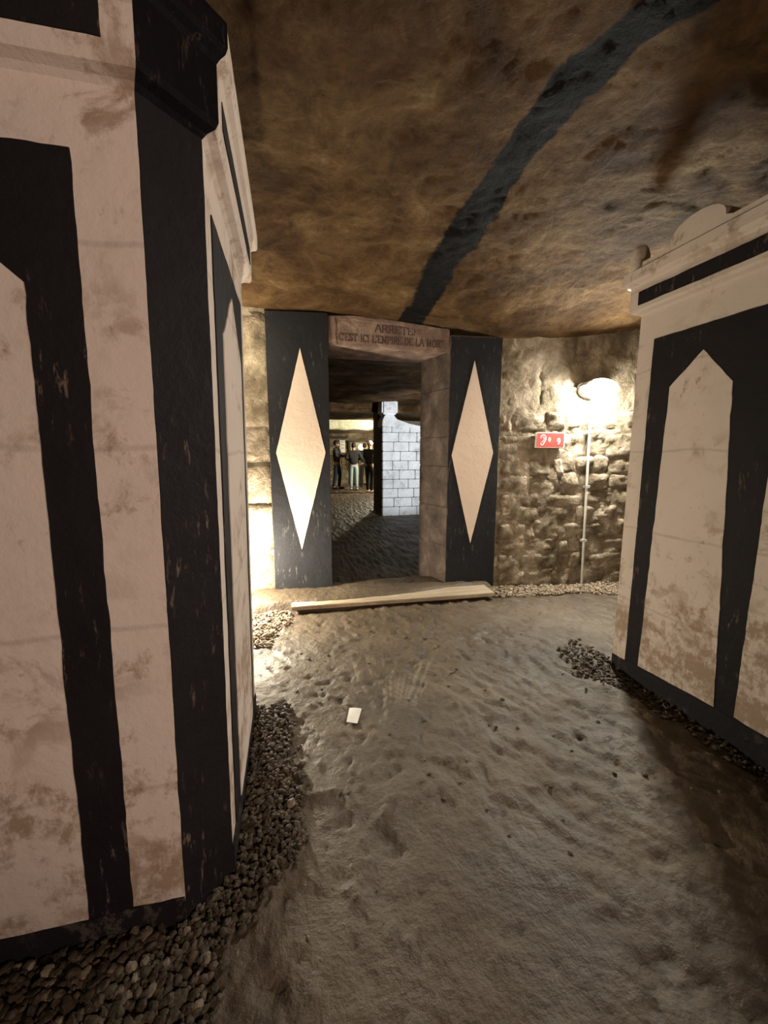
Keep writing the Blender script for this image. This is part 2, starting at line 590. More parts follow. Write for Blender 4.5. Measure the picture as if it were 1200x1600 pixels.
def crest_poly(a0, a1, bumps, z0=2.275, zt=2.325):
    """low parapet with round-topped bumps"""
    pts = [(a0, z0), (a1, z0), (a1, zt)]
    for c, wd, zp in sorted(bumps, reverse=True):
        pts.append((c + wd * 0.62, zt))
        for k in range(0, 13):
            th = math.pi * k / 12
            pts.append((c + wd / 2 * math.cos(th), zt + 0.012 + (zp - zt - 0.012) * math.sin(th) ** 0.8))
        pts.append((c - wd * 0.62, zt))
    pts.append((a0, zt))
    return pts


def finial(name, x, y, z0, z1, rx, ry, mat, parent):
    bm = bmesh.new()
    rings = []
    seg = 14
    prof = [(0, 1.0), (0.55, 1.0), (0.75, 0.95), (0.88, 0.78), (0.96, 0.5), (1.0, 0.12)]
    for t, k in prof:
        rings.append([bm.verts.new((x + rx * k * math.cos(2 * math.pi * i / seg), y + ry * k * math.sin(2 * math.pi * i / seg), z0 + (z1 - z0) * t)) for i in range(seg)])
    for a, b in zip(rings[:-1], rings[1:]):
        for i in range(seg):
            bm.faces.new((a[i], a[(i + 1) % seg], b[(i + 1) % seg], b[i]))
    bm.faces.new(rings[0])
    bm.faces.new(rings[-1])
    o = bm_obj(name, bm, mat, smooth=True)
    keep_world(o, parent)
    return o


# ------------------------------------------------------------------ left painted pillar
SH = -0.028
LP = empty('painted_pillar', (-1.1, 1.55, 0))
tag(LP, 'large cream pillar with black painted panels and a black chamfered corner beside the gravel', 'pillar')
C1, C2 = (-0.292, 1.07), (-0.182, 1.185)
plan = [C2, (-0.182, 2.06), (-2.3, 2.06), (-2.3, 1.07), C1]
profile_solid('body', plan, PROF, M['plaster'], LP, SH)
# front face (s runs along +x, origin at the corner)
O = (C1[0], C1[1], 0)
fx = (1, 0, 0)
slab('base_band', O, fx, [(-1.98, -0.10), (0.0, -0.10), (0.0, 0.085), (-0.12, 0.088), (-0.6, 0.082), (-1.98, 0.085)], -0.004, 0.0062, M['worn_base'], LP, 0.004, 1, SH)
bf = slab('black_field', O, fx, [(-1.70, 0.07), (-0.128, 0.07), (-0.128, 1.925), (-1.70, 1.925)], -0.004, 0.004, M['black'], LP, 0.0022, 2, SH)
for k, (a0, a1) in enumerate([(-0.665, -0.232), (-1.19, -0.757), (-1.66, -1.28)]):
    slab('pointed_panel', O, fx, pointed(a0, a1, 0.088, 1.655, 1.835), 0.0, 0.0075, M['plaster'], bf, 0.0022, 3 + k, SH)
slab('frieze_band', O, fx, [(-1.9, 2.108), (-0.040, 2.106), (-0.040, 2.186), (-1.9, 2.186)], 0.036, 0.046, M['black'], LP, 0.0015, 7, 0)
# chamfered corner, black from floor to cornice
ch = Vector((C2[0] - C1[0], C2[1] - C1[1], 0))
cl = ch.length
slab('corner_strip', O, ch, [(0.001, -0.02), (cl - 0.001, -0.02), (cl - 0.001, 2.052), (0.001, 2.052)], -0.004, 0.003, M['black'], LP, 0.0012, 8, SH)
e = 0.0174
bm = bmesh.new()
nch = Vector((ch.y, -ch.x, 0)).normalized()
rows = []
for z, d in PROF[1:]:
    pl = offset_plan(plan, d)
    a, b = pl[4], pl[0]
    sh = SH * (1 - z / 2.05)
    rows.append([bm.verts.new((a.x + sh + nch.x * 0.003, a.y + nch.y * 0.003, z)), bm.verts.new((b.x + sh + nch.x * 0.003, b.y + nch.y * 0.003, z))])
for r0, r1 in zip(rows[:-1], rows[1:]):
    bm.faces.new((r0[0], r0[1], r1[1], r1[0]))
res = bmesh.ops.solidify(bm, geom=bm.faces[:], thickness=-0.004)
o = bm_obj('corner_cornice', bm, M['black'])
keep_world(o, LP)
# side face towards the doorway (s runs along +y)
O3 = (C2[0], C2[1], 0)
sy = (0, 1, 0)
Ls = 2.06 - C2[1]
slab('base_band', O3, sy, [(0, -0.10), (Ls, -0.10), (Ls, 0.075), (0.4, 0.082), (0, 0.10)], -0.004, 0.0062, M['worn_base'], LP, 0.004, 11, SH)
bf = slab('black_field', O3, sy, [(0.085, 0.07), (Ls - 0.10, 0.07), (Ls - 0.10, 1.93), (0.085, 1.93)], -0.004, 0.004, M['black'], LP, 0.004, 12, SH)
slab('pointed_panel', O3, sy, pointed(0.20, Ls - 0.205, 0.09, 1.66, 1.84), 0.0, 0.0075, M['plaster'], bf, 0.005, 13, SH)
slab('frieze_band', O3, sy, [(0.06, 2.118), (Ls - 0.04, 2.118), (Ls - 0.04, 2.186), (0.06, 2.186)], 0.036, 0.046, M['black'], LP, 0.0015, 14, 0)
# parapet
slab('crest', O, fx, crest_poly(-1.9, -0.03, [(-0.45, 0.26, 2.41), (-1.2, 0.26, 2.41)]), -0.06, 0.055, M['plaster'], LP, 0, 15, 0)
slab('crest', O3, sy, crest_poly(0.02, Ls, [(0.43, 0.26, 2.41)]), -0.06, 0.055, M['plaster'], LP, 0, 16, 0)
finial('corner_finial', C2[0] - 0.005, 2.05, 2.28, 2.42, 0.05, 0.05, M['plaster'], LP)
finial('corner_finial', -0.25, 1.14, 2.28, 2.42, 0.05, 0.05, M['black'], LP)

# ------------------------------------------------------------------ right painted pillar
RP = empty('painted_pillar', (2.5, 0.5, 0))
tag(RP, 'cream pillar with pointed panels on black and a round-bumped parapet, in front of the lamp', 'pillar')
XR, YR, YB = 1.945, 2.035, -1.4
plan = [(XR, YR), (XR, YB), (2.95, YB), (2.95, YR)]
profile_solid('body', plan, PROF, M['plaster'], RP)
OR_ = (XR, 0, 0)
sm = (0, -1, 0)          # s = -y, normal towards the corridor


def rs(y): return -y


def rp(poly): return [(-y, z) for y, z in poly][::-1]


slab('base_band', OR_, sm, rp([(YR, -0.10), (YR, 0.058), (1.84, 0.070), (1.40, 0.094), (1.1, 0.100), (YB, 0.10), (YB, -0.10)]), -0.004, 0.0062, M['worn_base'], RP, 0.004, 21)
bf = slab('black_field', OR_, sm, rp([(1.938, 0.05), (1.932, 1.908), (-1.2, 1.905), (-1.2, 0.05)]), -0.004, 0.004, M['black'], RP, 0.002, 22)
for k, (y1, y0) in enumerate([(1.825, 1.400), (1.312, 0.885), (0.795, 0.37), (0.28, -0.15)]):
    slab('pointed_panel', OR_, sm, rp([(y1, 0.078 if k == 0 else 0.11), (y1 - 0.012, 1.635), (y1 - 0.18 if k == 0 else (y0 + y1) / 2, 1.787), (y0 + 0.07 if k == 0 else y0, 1.622), (y0, 0.10)]) if k else
         rp([(y1 + 0.015, 0.076), (y1 - 0.018, 1.638), (1.643, 1.787), (1.492, 1.618), (1.402, 0.10)]), 0.0, 0.0075, M['plaster'], bf, 0.0025, 23 + k)
slab('frieze_band', OR_, sm, rp([(2.018, 2.103), (2.018, 2.172), (-1.2, 2.172), (-1.2, 2.103)]), 0.036, 0.046, M['black'], RP, 0.0015, 28)
cp = crest_poly(-2.0, 1.2, [(-1.70, 0.27, 2.412), (-0.85, 0.27, 2.412)], 2.27, 2.318)
slab('crest', OR_, sm, cp, -0.05, 0.055, M['plaster'], RP, 0, 29)
finial('corner_finial', XR - 0.018, YR + 0.022, 2.21, 2.43, 0.050, 0.050, M['plaster'], RP)

# ------------------------------------------------------------------ doorway wall
SD = Vector((1, WALL_K, 0)).normalized()
ND = Vector((SD.y, -SD.x, 0))
OD = (0, WALL_Y0, 0)
KS = math.sqrt(1 + WALL_K ** 2)


def onwall(x, z, d=0.0):
    return Vector((x, WALL_Y0 + WALL_K * x, z)) + ND * d


def ws(poly):
    return [(x * KS, z) for x, z in poly]


def wall_stone(name, x0, x1, z0, z1, d0, bulge, mat, seed, rough=1.0, n=6):
    """one stone of the wall: rounded uneven face, sides running back into the mortar"""
    r = np.random.default_rng(seed)
    verts, faces = [], []
    skew = r.uniform(-0.028, 0.028, 8) * min(1, (z1 - z0) / 0.12)
    for j in range(n):
        for i in range(n):
            a, b = i / (n - 1), j / (n - 1)
            xx = x0 + (x1 - x0) * a + skew[0] * b + skew[1] * (1 - b)
            zz = z0 + (z1 - z0) * b + skew[2] * a + skew[3] * (1 - a)
            ed = max(abs(2 * a - 1), abs(2 * b - 1))
            d = d0 + bulge * (1 - ed ** 4) + rough * (0.016 * float(fbm(xx * 9 + seed, zz * 9, 3)) + 0.012 * float(fbm(xx * 28, zz * 28 + seed, 2))) * (1 if ed < 0.99 else 0.3)
            if ed > 0.99:
                if abs(abs(2 * a - 1) - abs(2 * b - 1)) < 1e-6:
                    xx += -0.010 * np.sign(a - 0.5); zz += -0.010 * np.sign(b - 0.5)
                xx += 0.006 * float(fbm(zz * 30, seed, 2)); zz += 0.006 * float(fbm(xx * 30, seed + 3, 2))
            verts.append(onwall(xx, zz, d))
    for j in range(n - 1):
        for i in range(n - 1):
            a = j * n + i
            faces.append((a, a + 1, a + n + 1, a + n))
    ring = [i for i in range(n)] + [j * n + n - 1 for j in range(1, n)] + [(n - 1) * n + i for i in range(n - 2, -1, -1)] + [j * n for j in range(n - 2, 0, -1)]
    base = len(verts)
    for k in ring:
        p = verts[k].copy()
        dd = (p - Vector(OD)).dot(ND)
        verts.append(p - ND * (dd + 0.03))
    L = len(ring)
    for k in range(L):
        faces.append((ring[k], base + k, base + (k + 1) % L, ring[(k + 1) % L]))
    return mesh_obj(name, verts, faces, mat, smooth=True)


# mortar backing: right of the doorway, and left of it
def mortar_wall(name, x0, x1, d0, amp, st):
    nx_, nz_ = int((x1 - x0) / st) + 1, int(2.67 / st) + 1
    xs_, zs_ = np.linspace(x0, x1, nx_), np.linspace(-0.05, 2.62, nz_)
    X_, Z_ = np.meshgrid(xs_, zs_)
    D = d0 + amp * (0.65 * fbm(X_ * 4.2, Z_ * 6.0, 4, 0.6) + 0.5 * fbm(X_ * 17, Z_ * 17, 3))
    P = np.stack([X_ + ND.x * D, WALL_Y0 + WALL_K * X_ + ND.y * D, Z_], -1).reshape(-1, 3)
    fs_ = [(j * nx_ + i, j * nx_ + i + 1, (j + 1) * nx_ + i + 1, (j + 1) * nx_ + i) for j in range(nz_ - 1) for i in range(nx_ - 1)]
    n0 = len(P)
    bk_ = [onwall(a_, b_, -0.35) for a_, b_ in ((x0, -0.05), (x1, -0.05), (x1, 2.62), (x0, 2.62))]
    P = [tuple(q) for q in P] + [tuple(q) for q in bk_]
    cor = [0, nx_ - 1, nz_ * nx_ - 1, (nz_ - 1) * nx_]
    fs_.append((n0 + 3, n0 + 2, n0 + 1, n0))
    for k_ in range(4):
        fs_.append((cor[k_], n0 + k_, n0 + (k_ + 1) % 4, cor[(k_ + 1) % 4]))
    o_ = mesh_obj(name, P, fs_, M['stone'], smooth=True)
    tag(o_, kind='structure')
    return o_


WR = mortar_wall('wall_back', 1.908, 4.6, 0.016, 0.034, 0.02)
WL = mortar_wall('wall_left', -2.3, -0.157, 0.006, 0.016, 0.03)
sd = 100
courses = [(0.0, 0.16), (0.16, 0.33), (0.33, 0.47), (0.47, 0.64), (0.64, 0.80), (0.80, 0.93), (0.93, 1.10), (1.10, 1.27), (1.27, 1.50), (1.50, 1.68), (1.68, 1.90), (1.90, 2.14), (2.14, 2.46)]
rr = random.Random(11)
for ci, (z0, z1) in enumerate(courses):
    x = 1.93
    top = z0 >= 1.68
    while x < 3.9:
        wd = rr.uniform(0.26, 0.46) if top else rr.choice([0.10, 0.16, 0.2, 0.26, 0.32, 0.44]) * rr.uniform(0.9, 1.1)
        if x + wd > 3.75: wd = 4.0 - x
        jz = 0.0 if top else rr.uniform(-0.045, 0.045)
        g = 0.004 if top else 0.007
        o = wall_stone('stone', x + g, x + wd - g, z0 + g + jz * 0.5, z1 - g + jz * 0.3, 0.006 if top else rr.uniform(0.004, 0.022), 0.010 if top else rr.uniform(0.004, 0.020), M['stone'], sd, 0.6 if top else 1.6, 8)
        o.parent = WR
        sd += 1
        x += wd
for (z0, z1) in [(0.0, 0.42), (0.42, 0.86), (0.86, 1.22), (1.22, 1.52), (1.52, 1.94), (1.94, 2.47)]:
    x = -1.4
    for wd in ([0.5, 0.45, 0.31] if int(z0 * 100) % 4 else [0.3, 0.5, 0.46]):
        o = wall_stone('stone', x + 0.004, x + wd - 0.004, z0 + 0.004, z1 - 0.004, 0.006, 0.010, M['stone'], sd, 0.5, 7)
        o.parent = WL
        sd += 1
        x += wd

# pilasters / jambs: stacked blocks with black limewash and a pale lozenge on the front
PD = Vector((-0.30, 1.0, 0)).normalized()       # the passage runs back slightly to the left


def jamb_back(a, b, x0):
    if x0 < 0.5:
        return a - ND * 0.46, b + PD * 0.46
    return a + PD * 0.46, b - ND * 0.46


def jamb(name, label, x0, x1, ztop, dia, courses, seed):
    root = empty(name, onwall((x0 + x1) / 2, 0, 0))
    tag(root, label, 'doorway pillar')
    f = 0.035
    for k, (z0, z1) in enumerate(courses):
        bm = bmesh.new()
        a, b = onwall(x0, 0, f), onwall(x1, 0, f)
        a2, b2 = jamb_back(a, b, x0)
        vs = []
        for z in (z0 + 0.002, z1 - 0.002):
            vs.append([bm.verts.new((p.x, p.y, z)) for p in (a, b, b2, a2)])
        bm.faces.new(vs[0]); bm.faces.new(vs[1])
        for i in range(4):
            bm.faces.new((vs[0][i], vs[0][(i + 1) % 4], vs[1][(i + 1) % 4], vs[1][i]))
        bmesh.ops.bevel(bm, geom=bm.edges[:], offset=0.006, segments=2, affect='EDGES')
        keep_world(bm_obj('stone_block', bm, M['jamb']), root)
    bm = bmesh.new()
    a, b = onwall(x0 + 0.008, 0, f - 0.008), onwall(x1 - 0.008, 0, f - 0.008)
    a2, b2 = jamb_back(a, b, x0)
    lo = [bm.verts.new((p.x, p.y, -0.03)) for p in (a, b, b2 + ND * 0.01, a2 + ND * 0.01)]
    hi = [bm.verts.new((p.x, p.y, ztop - 0.01)) for p in (a, b, b2 + ND * 0.01, a2 + ND * 0.01)]
    bm.faces.new(lo); bm.faces.new(hi)
    for i in range(4):
        bm.faces.new((lo[i], lo[(i + 1) % 4], hi[(i + 1) % 4], hi[i]))
    keep_world(bm_obj('mortar_core', bm, M['jamb']), root)
    bp = slab('black_paint', OD, SD, ws([(x0 + 0.004, 0.0), (x1 - 0.004, 0.0), (x1 - 0.004, ztop), (x0 + 0.004, ztop)]), f - 0.012, f + 0.002, M['black_door'], root, 0.003, seed)
    slab('lozenge', OD, SD, ws(dia), f, f + 0.006, M['diamond'], bp, 0.0012, seed + 1)
    return root


jamb('doorway_pilaster', 'black painted doorway pilaster with tall cream lozenge, left of the opening', -0.155, 0.362, 2.462,
     [(0.126, 2.178), (-0.100, 1.30), (0.095, 0.438), (0.322, 1.303)], [(0, 0.5), (0.5, 0.99), (0.99, 1.46), (1.46, 1.93), (1.93, 2.47)], 40)
jamb('doorway_pilaster', 'black painted doorway pilaster with tall cream lozenge, right of the opening', 1.428, 1.906, 2.315,
     [(1.650, 2.115), (1.460, 1.278), (1.660, 0.452), (1.852, 1.30)], [(0, 0.43), (0.43, 0.80), (0.80, 1.18), (1.18, 1.45), (1.45, 1.88), (1.88, 2.33)], 50)

# lintel with the carved inscription
LT = empty('stone_lintel', onwall(0.92, 2.2))
tag(LT, 'worn reddish stone lintel with faded carved inscription over the doorway', 'lintel')
bm = bmesh.new()
top = [(0.365, 2.455), (0.56, 2.462), (0.80, 2.450), (1.02, 2.425), (1.26, 2.395), (1.425, 2.385)]
fr = [onwall(x, z, 0.012) for x, z in [(0.365, 2.212)] + [(1.425, 2.188)] + top[::-1]]
bk = [p + PD * 0.50 - Vector((0, 0, 0.004)) for p in fr]
v0 = [bm.verts.new(p) for p in fr]
v1 = [bm.verts.new(p) for p in bk]
bm.faces.new(v0); bm.faces.new(v1)
for i in range(len(fr)):
    bm.faces.new((v0[i], v0[(i + 1) % len(fr)], v1[(i + 1) % len(fr)], v1[i]))
bmesh.ops.bevel(bm, geom=bm.edges[:], offset=0.008, segments=2, affect='EDGES')
keep_world(bm_obj('slab', bm, M['lintel']), LT)
# weathered raised margin of the tablet
for nm, poly in (('margin', [(0.372, 2.225), (0.43, 2.225), (0.425, 2.45), (0.372, 2.45)]), ('margin', [(1.36, 2.20), (1.42, 2.20), (1.42, 2.37), (1.375, 2.378)]),
                 ('margin', [(0.43, 2.425), (0.60, 2.428), (0.66, 2.412), (0.90, 2.405), (1.15, 2.375), (1.30, 2.365), (1.3, 2.385), (1.05, 2.415), (0.80, 2.438), (0.56, 2.452), (0.43, 2.45)])):
    slab(nm, OD, SD, ws(poly), 0.008, 0.020, M['lintel'], LT, 0.006, 61)

GLYPH = {   # strokes on a 0..1 x 0..1 cell, with the small serifs of cut capitals
    'A': ([[(0, 0), (.42, 1), (.52, 1), (1, 0)], [(.2, .38), (.78, .38)], [(-.08, 0), (.16, 0)], [(.82, 0), (1.1, 0)]], .95),
    'R': ([[(.12, 0), (.12, 1)], [(.0, 1), (.55, 1), (.8, .86), (.8, .64), (.55, .5), (.12, .5)], [(.45, .5), (.9, 0)], [(0, 0), (.3, 0)], [(.8, 0), (1.0, 0)]], .9),
    'E': ([[(.12, 0), (.12, 1)], [(0, 1), (.75, 1), (.75, .84)], [(.12, .52), (.58, .52)], [(0, 0), (.78, 0), (.78, .17)]], .8),
    'T': ([[(.5, 0), (.5, 1)], [(.02, .82), (.02, 1), (.98, 1), (.98, .82)], [(.34, 0), (.66, 0)]], .95),
    'C': ([[(.88, .82), (.7, .97), (.45, 1), (.18, .85), (.06, .5), (.18, .15), (.45, 0), (.7, .03), (.9, .18)], [(.88, .72), (.88, .98)]], .9),
    'S': ([[(.72, .82), (.55, .98), (.3, 1), (.12, .85), (.14, .66), (.65, .4), (.72, .2), (.56, .02), (.3, 0), (.08, .16)], [(.08, .02), (.08, .26)]], .75),
    'I': ([[(.2, 0), (.2, 1)], [(.05, 0), (.35, 0)], [(.05, 1), (.35, 1)]], .4),
    'L': ([[(.12, 0), (.12, 1)], [(0, 1), (.28, 1)], [(0, 0), (.75, 0), (.75, .18)]], .78),
    'M': ([[(.1, 0), (.14, 1), (.55, .08), (.96, 1), (1.0, 0)], [(0, 0), (.22, 0)], [(.88, 0), (1.12, 0)]], 1.15),
    'P': ([[(.12, 0), (.12, 1)], [(0, 1), (.55, 1), (.8, .86), (.8, .6), (.55, .46), (.12, .46)], [(0, 0), (.3, 0)]], .82),
    'D': ([[(.12, 0), (.12, 1)], [(0, 1), (.5, 1), (.8, .84), (.94, .5), (.8, .16), (.5, 0), (0, 0)]], 1.0),
    'O': ([[(.5, 1), (.2, .88), (.05, .5), (.2, .12), (.5, 0), (.8, .12), (.95, .5), (.8, .88), (.5, 1)]], 1.0),
    "'": ([[(.12, 1.02), (.08, .78)]], .25),
    '!': ([[(.15, 1), (.15, .3)], [(.15, .06), (.15, 0)]], .35),
    ' ': ([], .5),
}


def stroke_text(name, text, x0, x1, z0, z1, h, d, lw, mat, parent):
    tot = sum(GLYPH[c][1] + 0.18 for c in text)
    sc_ = (x1 - x0) / tot
    bm = bmesh.new()
    cur = 0.0
    for c in text:
        st, adv = GLYPH[c]
        for pl in st:
            for (a0, b0), (a1, b1) in zip(pl[:-1], pl[1:]):
                def P(a, b):
                    xx = x0 + (cur + a) * sc_
                    return xx, z0 + (z1 - z0) * (xx - x0) / (x1 - x0) + b * h
                (p0x, p0z), (p1x, p1z) = P(a0, b0), P(a1, b1)
                L = math.hypot(p1x - p0x, p1z - p0z) + 1e-9
                thick = lw * (0.55 if abs(p1z - p0z) < abs(p1x - p0x) * 0.3 else 1.0)
                ex, ez = (p1x - p0x) / L * thick * 0.3, (p1z - p0z) / L * thick * 0.3
                nx, nz = -(p1z - p0z) / L * thick / 2, (p1x - p0x) / L * thick / 2
                q = [(p0x - ex + nx, p0z - ez + nz), (p0x - ex - nx, p0z - ez - nz), (p1x + ex - nx, p1z + ez - nz), (p1x + ex + nx, p1z + ez + nz)]
                f = [bm.verts.new(onwall(a, b, d)) for a, b in q]
                g = [bm.verts.new(onwall(a, b, d - 0.004)) for a, b in q]
                bm.faces.new(f); bm.faces.new(g)
                for i in range(4):
                    bm.faces.new((f[i], f[(i + 1) % 4], g[(i + 1) % 4], g[i]))
        cur += adv + 0.18
    o = bm_obj(name, bm, mat)
    keep_world(o, parent)
    return o


stroke_text('inscription_line', 'ARRETE!', 0.765, 1.13, 2.337, 2.318, 0.058, 0.0135, 0.011, M['letters'], LT)
stroke_text('inscription_line', "C'EST ICI L'EMPIRE DE LA MORT", 0.455, 1.385, 2.258, 2.222, 0.058, 0.0135, 0.010, M['letters'], LT)

# plank and trodden mud across the threshold
pb = [(-0.015, 3.285), (1.770, 3.225), (1.782, 3.46), (-0.010, 3.50)]
bm = bmesh.new()
for zz in (0.012, 0.052):
    pass
b0 = [bm.verts.new((x, y, 0.022)) for x, y in pb]
b1 = [bm.verts.new((x, y, 0.056)) for x, y in pb]
bm.faces.new(b0); bm.faces.new(b1)
for i in range(4):
    bm.faces.new((b0[i], b0[(i + 1) % 4], b1[(i + 1) % 4], b1[i]))
bmesh.ops.bevel(bm, geom=bm.edges[:], offset=0.004, segments=2, affect='EDGES')
o = bm_obj('threshold_plank', bm, M['board'])
tag(o, 'long muddy wooden plank laid on the clay in front of the doorway', 'plank')
mx = spaced((-0.42, 1.95, 0.02)); my = spaced((3.24, 3.80, 0.02))
X, Y = np.meshgrid(mx, my)
yw = wall_y(X)
front = 3.30 + 0.03 * fbm(X * 3, X * 0 + 2, 3) + 0.10 * sstep(0.9, 1.5, X)
mz = -0.03 + 0.105 * sstep(front, front + 0.10, Y) + 0.008 * fbm(X * 9, Y * 9, 3) + 0.006 * fbm(X * 30, Y * 30, 2)
mz = mz * sstep(1.95, 1.80, X) - 0.03 * sstep(1.80, 1.95, X)
mz = mz * sstep(-0.42, -0.32, X) - 0.03 * sstep(-0.32, -0.42, X)
mud = grid_obj('threshold_mud', mx, my, mz, M['floor'])
tag(mud, 'low bank of trodden mud between the plank and the doorway', 'mud', kind='stuff')

# ------------------------------------------------------------------ bulkhead lamp with conduit
def ellipsoid(name, c, ax, r, mat, parent=None, half=False, seg=24, rings=12, smooth=True, flat=0.8):
    """ellipsoid centred c; ax = (u,v,n) axes, r = radii; half keeps n>=0"""
    bm = bmesh.new()
    rows = []
    r0 = 0
    for j in range(rings + 1):
        ph = (math.pi / 2 if half else math.pi) * j / rings
        row = []
        for i in range(seg):
            th = 2 * math.pi * i / seg
            cu, cv = math.cos(th), math.sin(th)
            p = Vector(c) + ax[0] * (r[0] * math.sin(ph) ** flat * cu) + ax[1] * (r[1] * math.sin(ph) ** flat * cv) + ax[2] * (r[2] * math.cos(ph))
            row.append(p)
        rows.append(row)
    vr = []
    for j, row in enumerate(rows):
        if j == 0 or (j == rings and not half):
            vr.append([bm.verts.new(sum(row, Vector()) / seg)])
        else:
            vr.append([bm.verts.new(p) for p in row])
    for a, b in zip(vr[:-1], vr[1:]):
        for i in range(seg):
            k = (i + 1) % seg
            if len(a) == 1:
                bm.faces.new((a[0], b[i], b[k]))
            elif len(b) == 1:
                bm.faces.new((a[i], a[k], b[0]))
            else:
                bm.faces.new((a[i], a[k], b[k], b[i]))
    if half:
        bm.faces.new(vr[-1])
    o = bm_obj(name, bm, mat, smooth=smooth)
    if parent:
        keep_world(o, parent)
    return o


def tube(name, pts, rad, mat, parent=None, seg=10, caps=True):
    bm = bmesh.new()
    rings = []
    pts = [Vector(p) for p in pts]
    for i, p in enumerate(pts):
        t = (pts[min(i + 1, len(pts) - 1)] - pts[max(i - 1, 0)]).normalized()
        u = t.orthogonal().normalized() if i == 0 else (u - t * u.dot(t)).normalized()
        v = t.cross(u)
        rr_ = rad[i] if isinstance(rad, (list, tuple)) else rad
        rings.append([bm.verts.new(p + (u * math.cos(2 * math.pi * k / seg) + v * math.sin(2 * math.pi * k / seg)) * rr_) for k in range(seg)])
    for a, b in zip(rings[:-1], rings[1:]):
        for k in range(seg):
            bm.faces.new((a[k], a[(k + 1) % seg], b[(k + 1) % seg], b[k]))
    if caps:
        bm.faces.new(rings[0]); bm.faces.new(rings[-1])
    o = bm_obj(name, bm, mat, smooth=True)
    if parent:
        keep_world(o, parent)
    return o


def bulkhead(label, c, u, n, size, glow, hood=False):
    lp = empty('wall_lamp', c)
    tag(lp, label, 'lamp')
    z = Vector((0, 0, 1))
    a, b = size
    # back plate and cast rim
    bm = bmesh.new()
    seg = 28
    rings = []
    for d, k in ((0.0, 1.0), (0.075, 1.0), (0.088, 0.95), (0.088, 0.80)):
        rings.append([bm.verts.new(Vector(c) + u * (a * k * math.cos(2 * math.pi * i / seg)) + z * (b * k * math.sin(2 * math.pi * i / seg)) + n * d) for i in range(seg)])
    for r0, r1 in zip(rings[:-1], rings[1:]):
        for i in range(seg):
            bm.faces.new((r0[i], r0[(i + 1) % seg], r1[(i + 1) % seg], r1[i]))
    bm.faces.new(rings[0]); bm.faces.new(rings[-1])
    keep_world(bm_obj('housing', bm, M['white_metal']), lp)
    ellipsoid('globe', Vector(c) + n * 0.078, (u, z, n), (a * 1.04, b * 1.02, 0.085), glow, lp, half=True, flat=0.7)
    if hood:      # ribbed hood over the upper edge
        bm = bmesh.new()
        rows = []
        for d_, k_ in ((0.0, 1.06), (0.09, 1.12), (0.150, 1.10)):
            for kk in (k_, k_ + 0.05):
                rows.append([bm.verts.new(Vector(c) + u * (a * kk * math.cos(math.pi * (0.10 + 0.80 * i_ / 16))) + z * (b * kk * 1.06 * math.sin(math.pi * (0.10 + 0.80 * i_ / 16))) + n * d_) for i_ in range(17)])
        for r0, r1 in ((0, 2), (2, 4), (1, 3), (3, 5), (4, 5), (0, 1)):
            for i_ in range(16):
                bm.faces.new((rows[r0][i_], rows[r0][i_ + 1], rows[r1][i_ + 1], rows[r1][i_]))
        for i_ in (0, 16):
            bm.faces.new((rows[0][i_], rows[2][i_], rows[3][i_], rows[1][i_]))
            bm.faces.new((rows[2][i_], rows[4][i_], rows[5][i_], rows[3][i_]))
        keep_world(bm_obj('hood', bm, M['white_metal'], smooth=True), lp)
    # guard bars across the globe
    for k in (0.62, 0.34):
        pts = []
        w_ = math.sqrt(1 - k * k)
        for i in range(11):
            th = math.pi * i / 10
            pts.append(Vector(c) + u * (a * w_ * math.cos(th)) + z * (b * k) + n * (0.085 + 0.090 * (1 - 0.45 * k) * math.sin(th) ** 0.7))
        tube('guard_bar', pts, 0.004, M['white_metal'], lp, 8)
    return lp


LX, LZ = 2.785, 1.872
lamp = bulkhead('glowing oval bulkhead lamp on the rubble wall above the white conduit', onwall(LX, LZ, 0.045), SD, ND, (0.142, 0.076), M['glow'], True)
cd = empty('lamp_conduit', onwall(2.85, 0, 0.06))
tag(cd, 'thin white conduit pipe running down the rubble wall from the glowing lamp', 'pipe')
tube('pipe', [onwall(2.780, 1.80, 0.062), onwall(2.781, 1.4, 0.062), onwall(2.793, 0.7, 0.064), onwall(2.807, -0.02, 0.066)], 0.0115, M['white_metal'], cd)
for z in (1.50, 0.98, 0.45):
    x = 2.780 + (1.8 - z) * 0.015
    slab('clip', OD, SD, ws([(x - 0.022, z - 0.012), (x + 0.022, z - 0.012), (x + 0.022, z + 0.012), (x - 0.022, z + 0.012)]), 0.03, 0.078, M['grey_metal'], cd, 0)

# ------------------------------------------------------------------ red audio-guide sign
SG = empty('audio_sign', onwall(2.395, 1.345, 0.06))
tag(SG, 'small red audio guide sign with white ear symbol and number nine', 'sign')
sx0, sx1, sz0, sz1 = 2.256, 2.536, 1.348, 1.490
slab('plate', OD, SD, ws([(sx0, sz0), (sx1, sz0), (sx1, sz1), (sx0, sz1)]), 0.035, 0.060, M['white_print'], SG, 0)
RF = slab('red_face', OD, SD, ws([(sx0 + 0.007, sz0 + 0.007), (sx1 - 0.007, sz0 + 0.007), (sx1 - 0.007, sz1 - 0.007), (sx0 + 0.007, sz1 - 0.007)]), 0.058, 0.0615, M['red'], SG, 0)


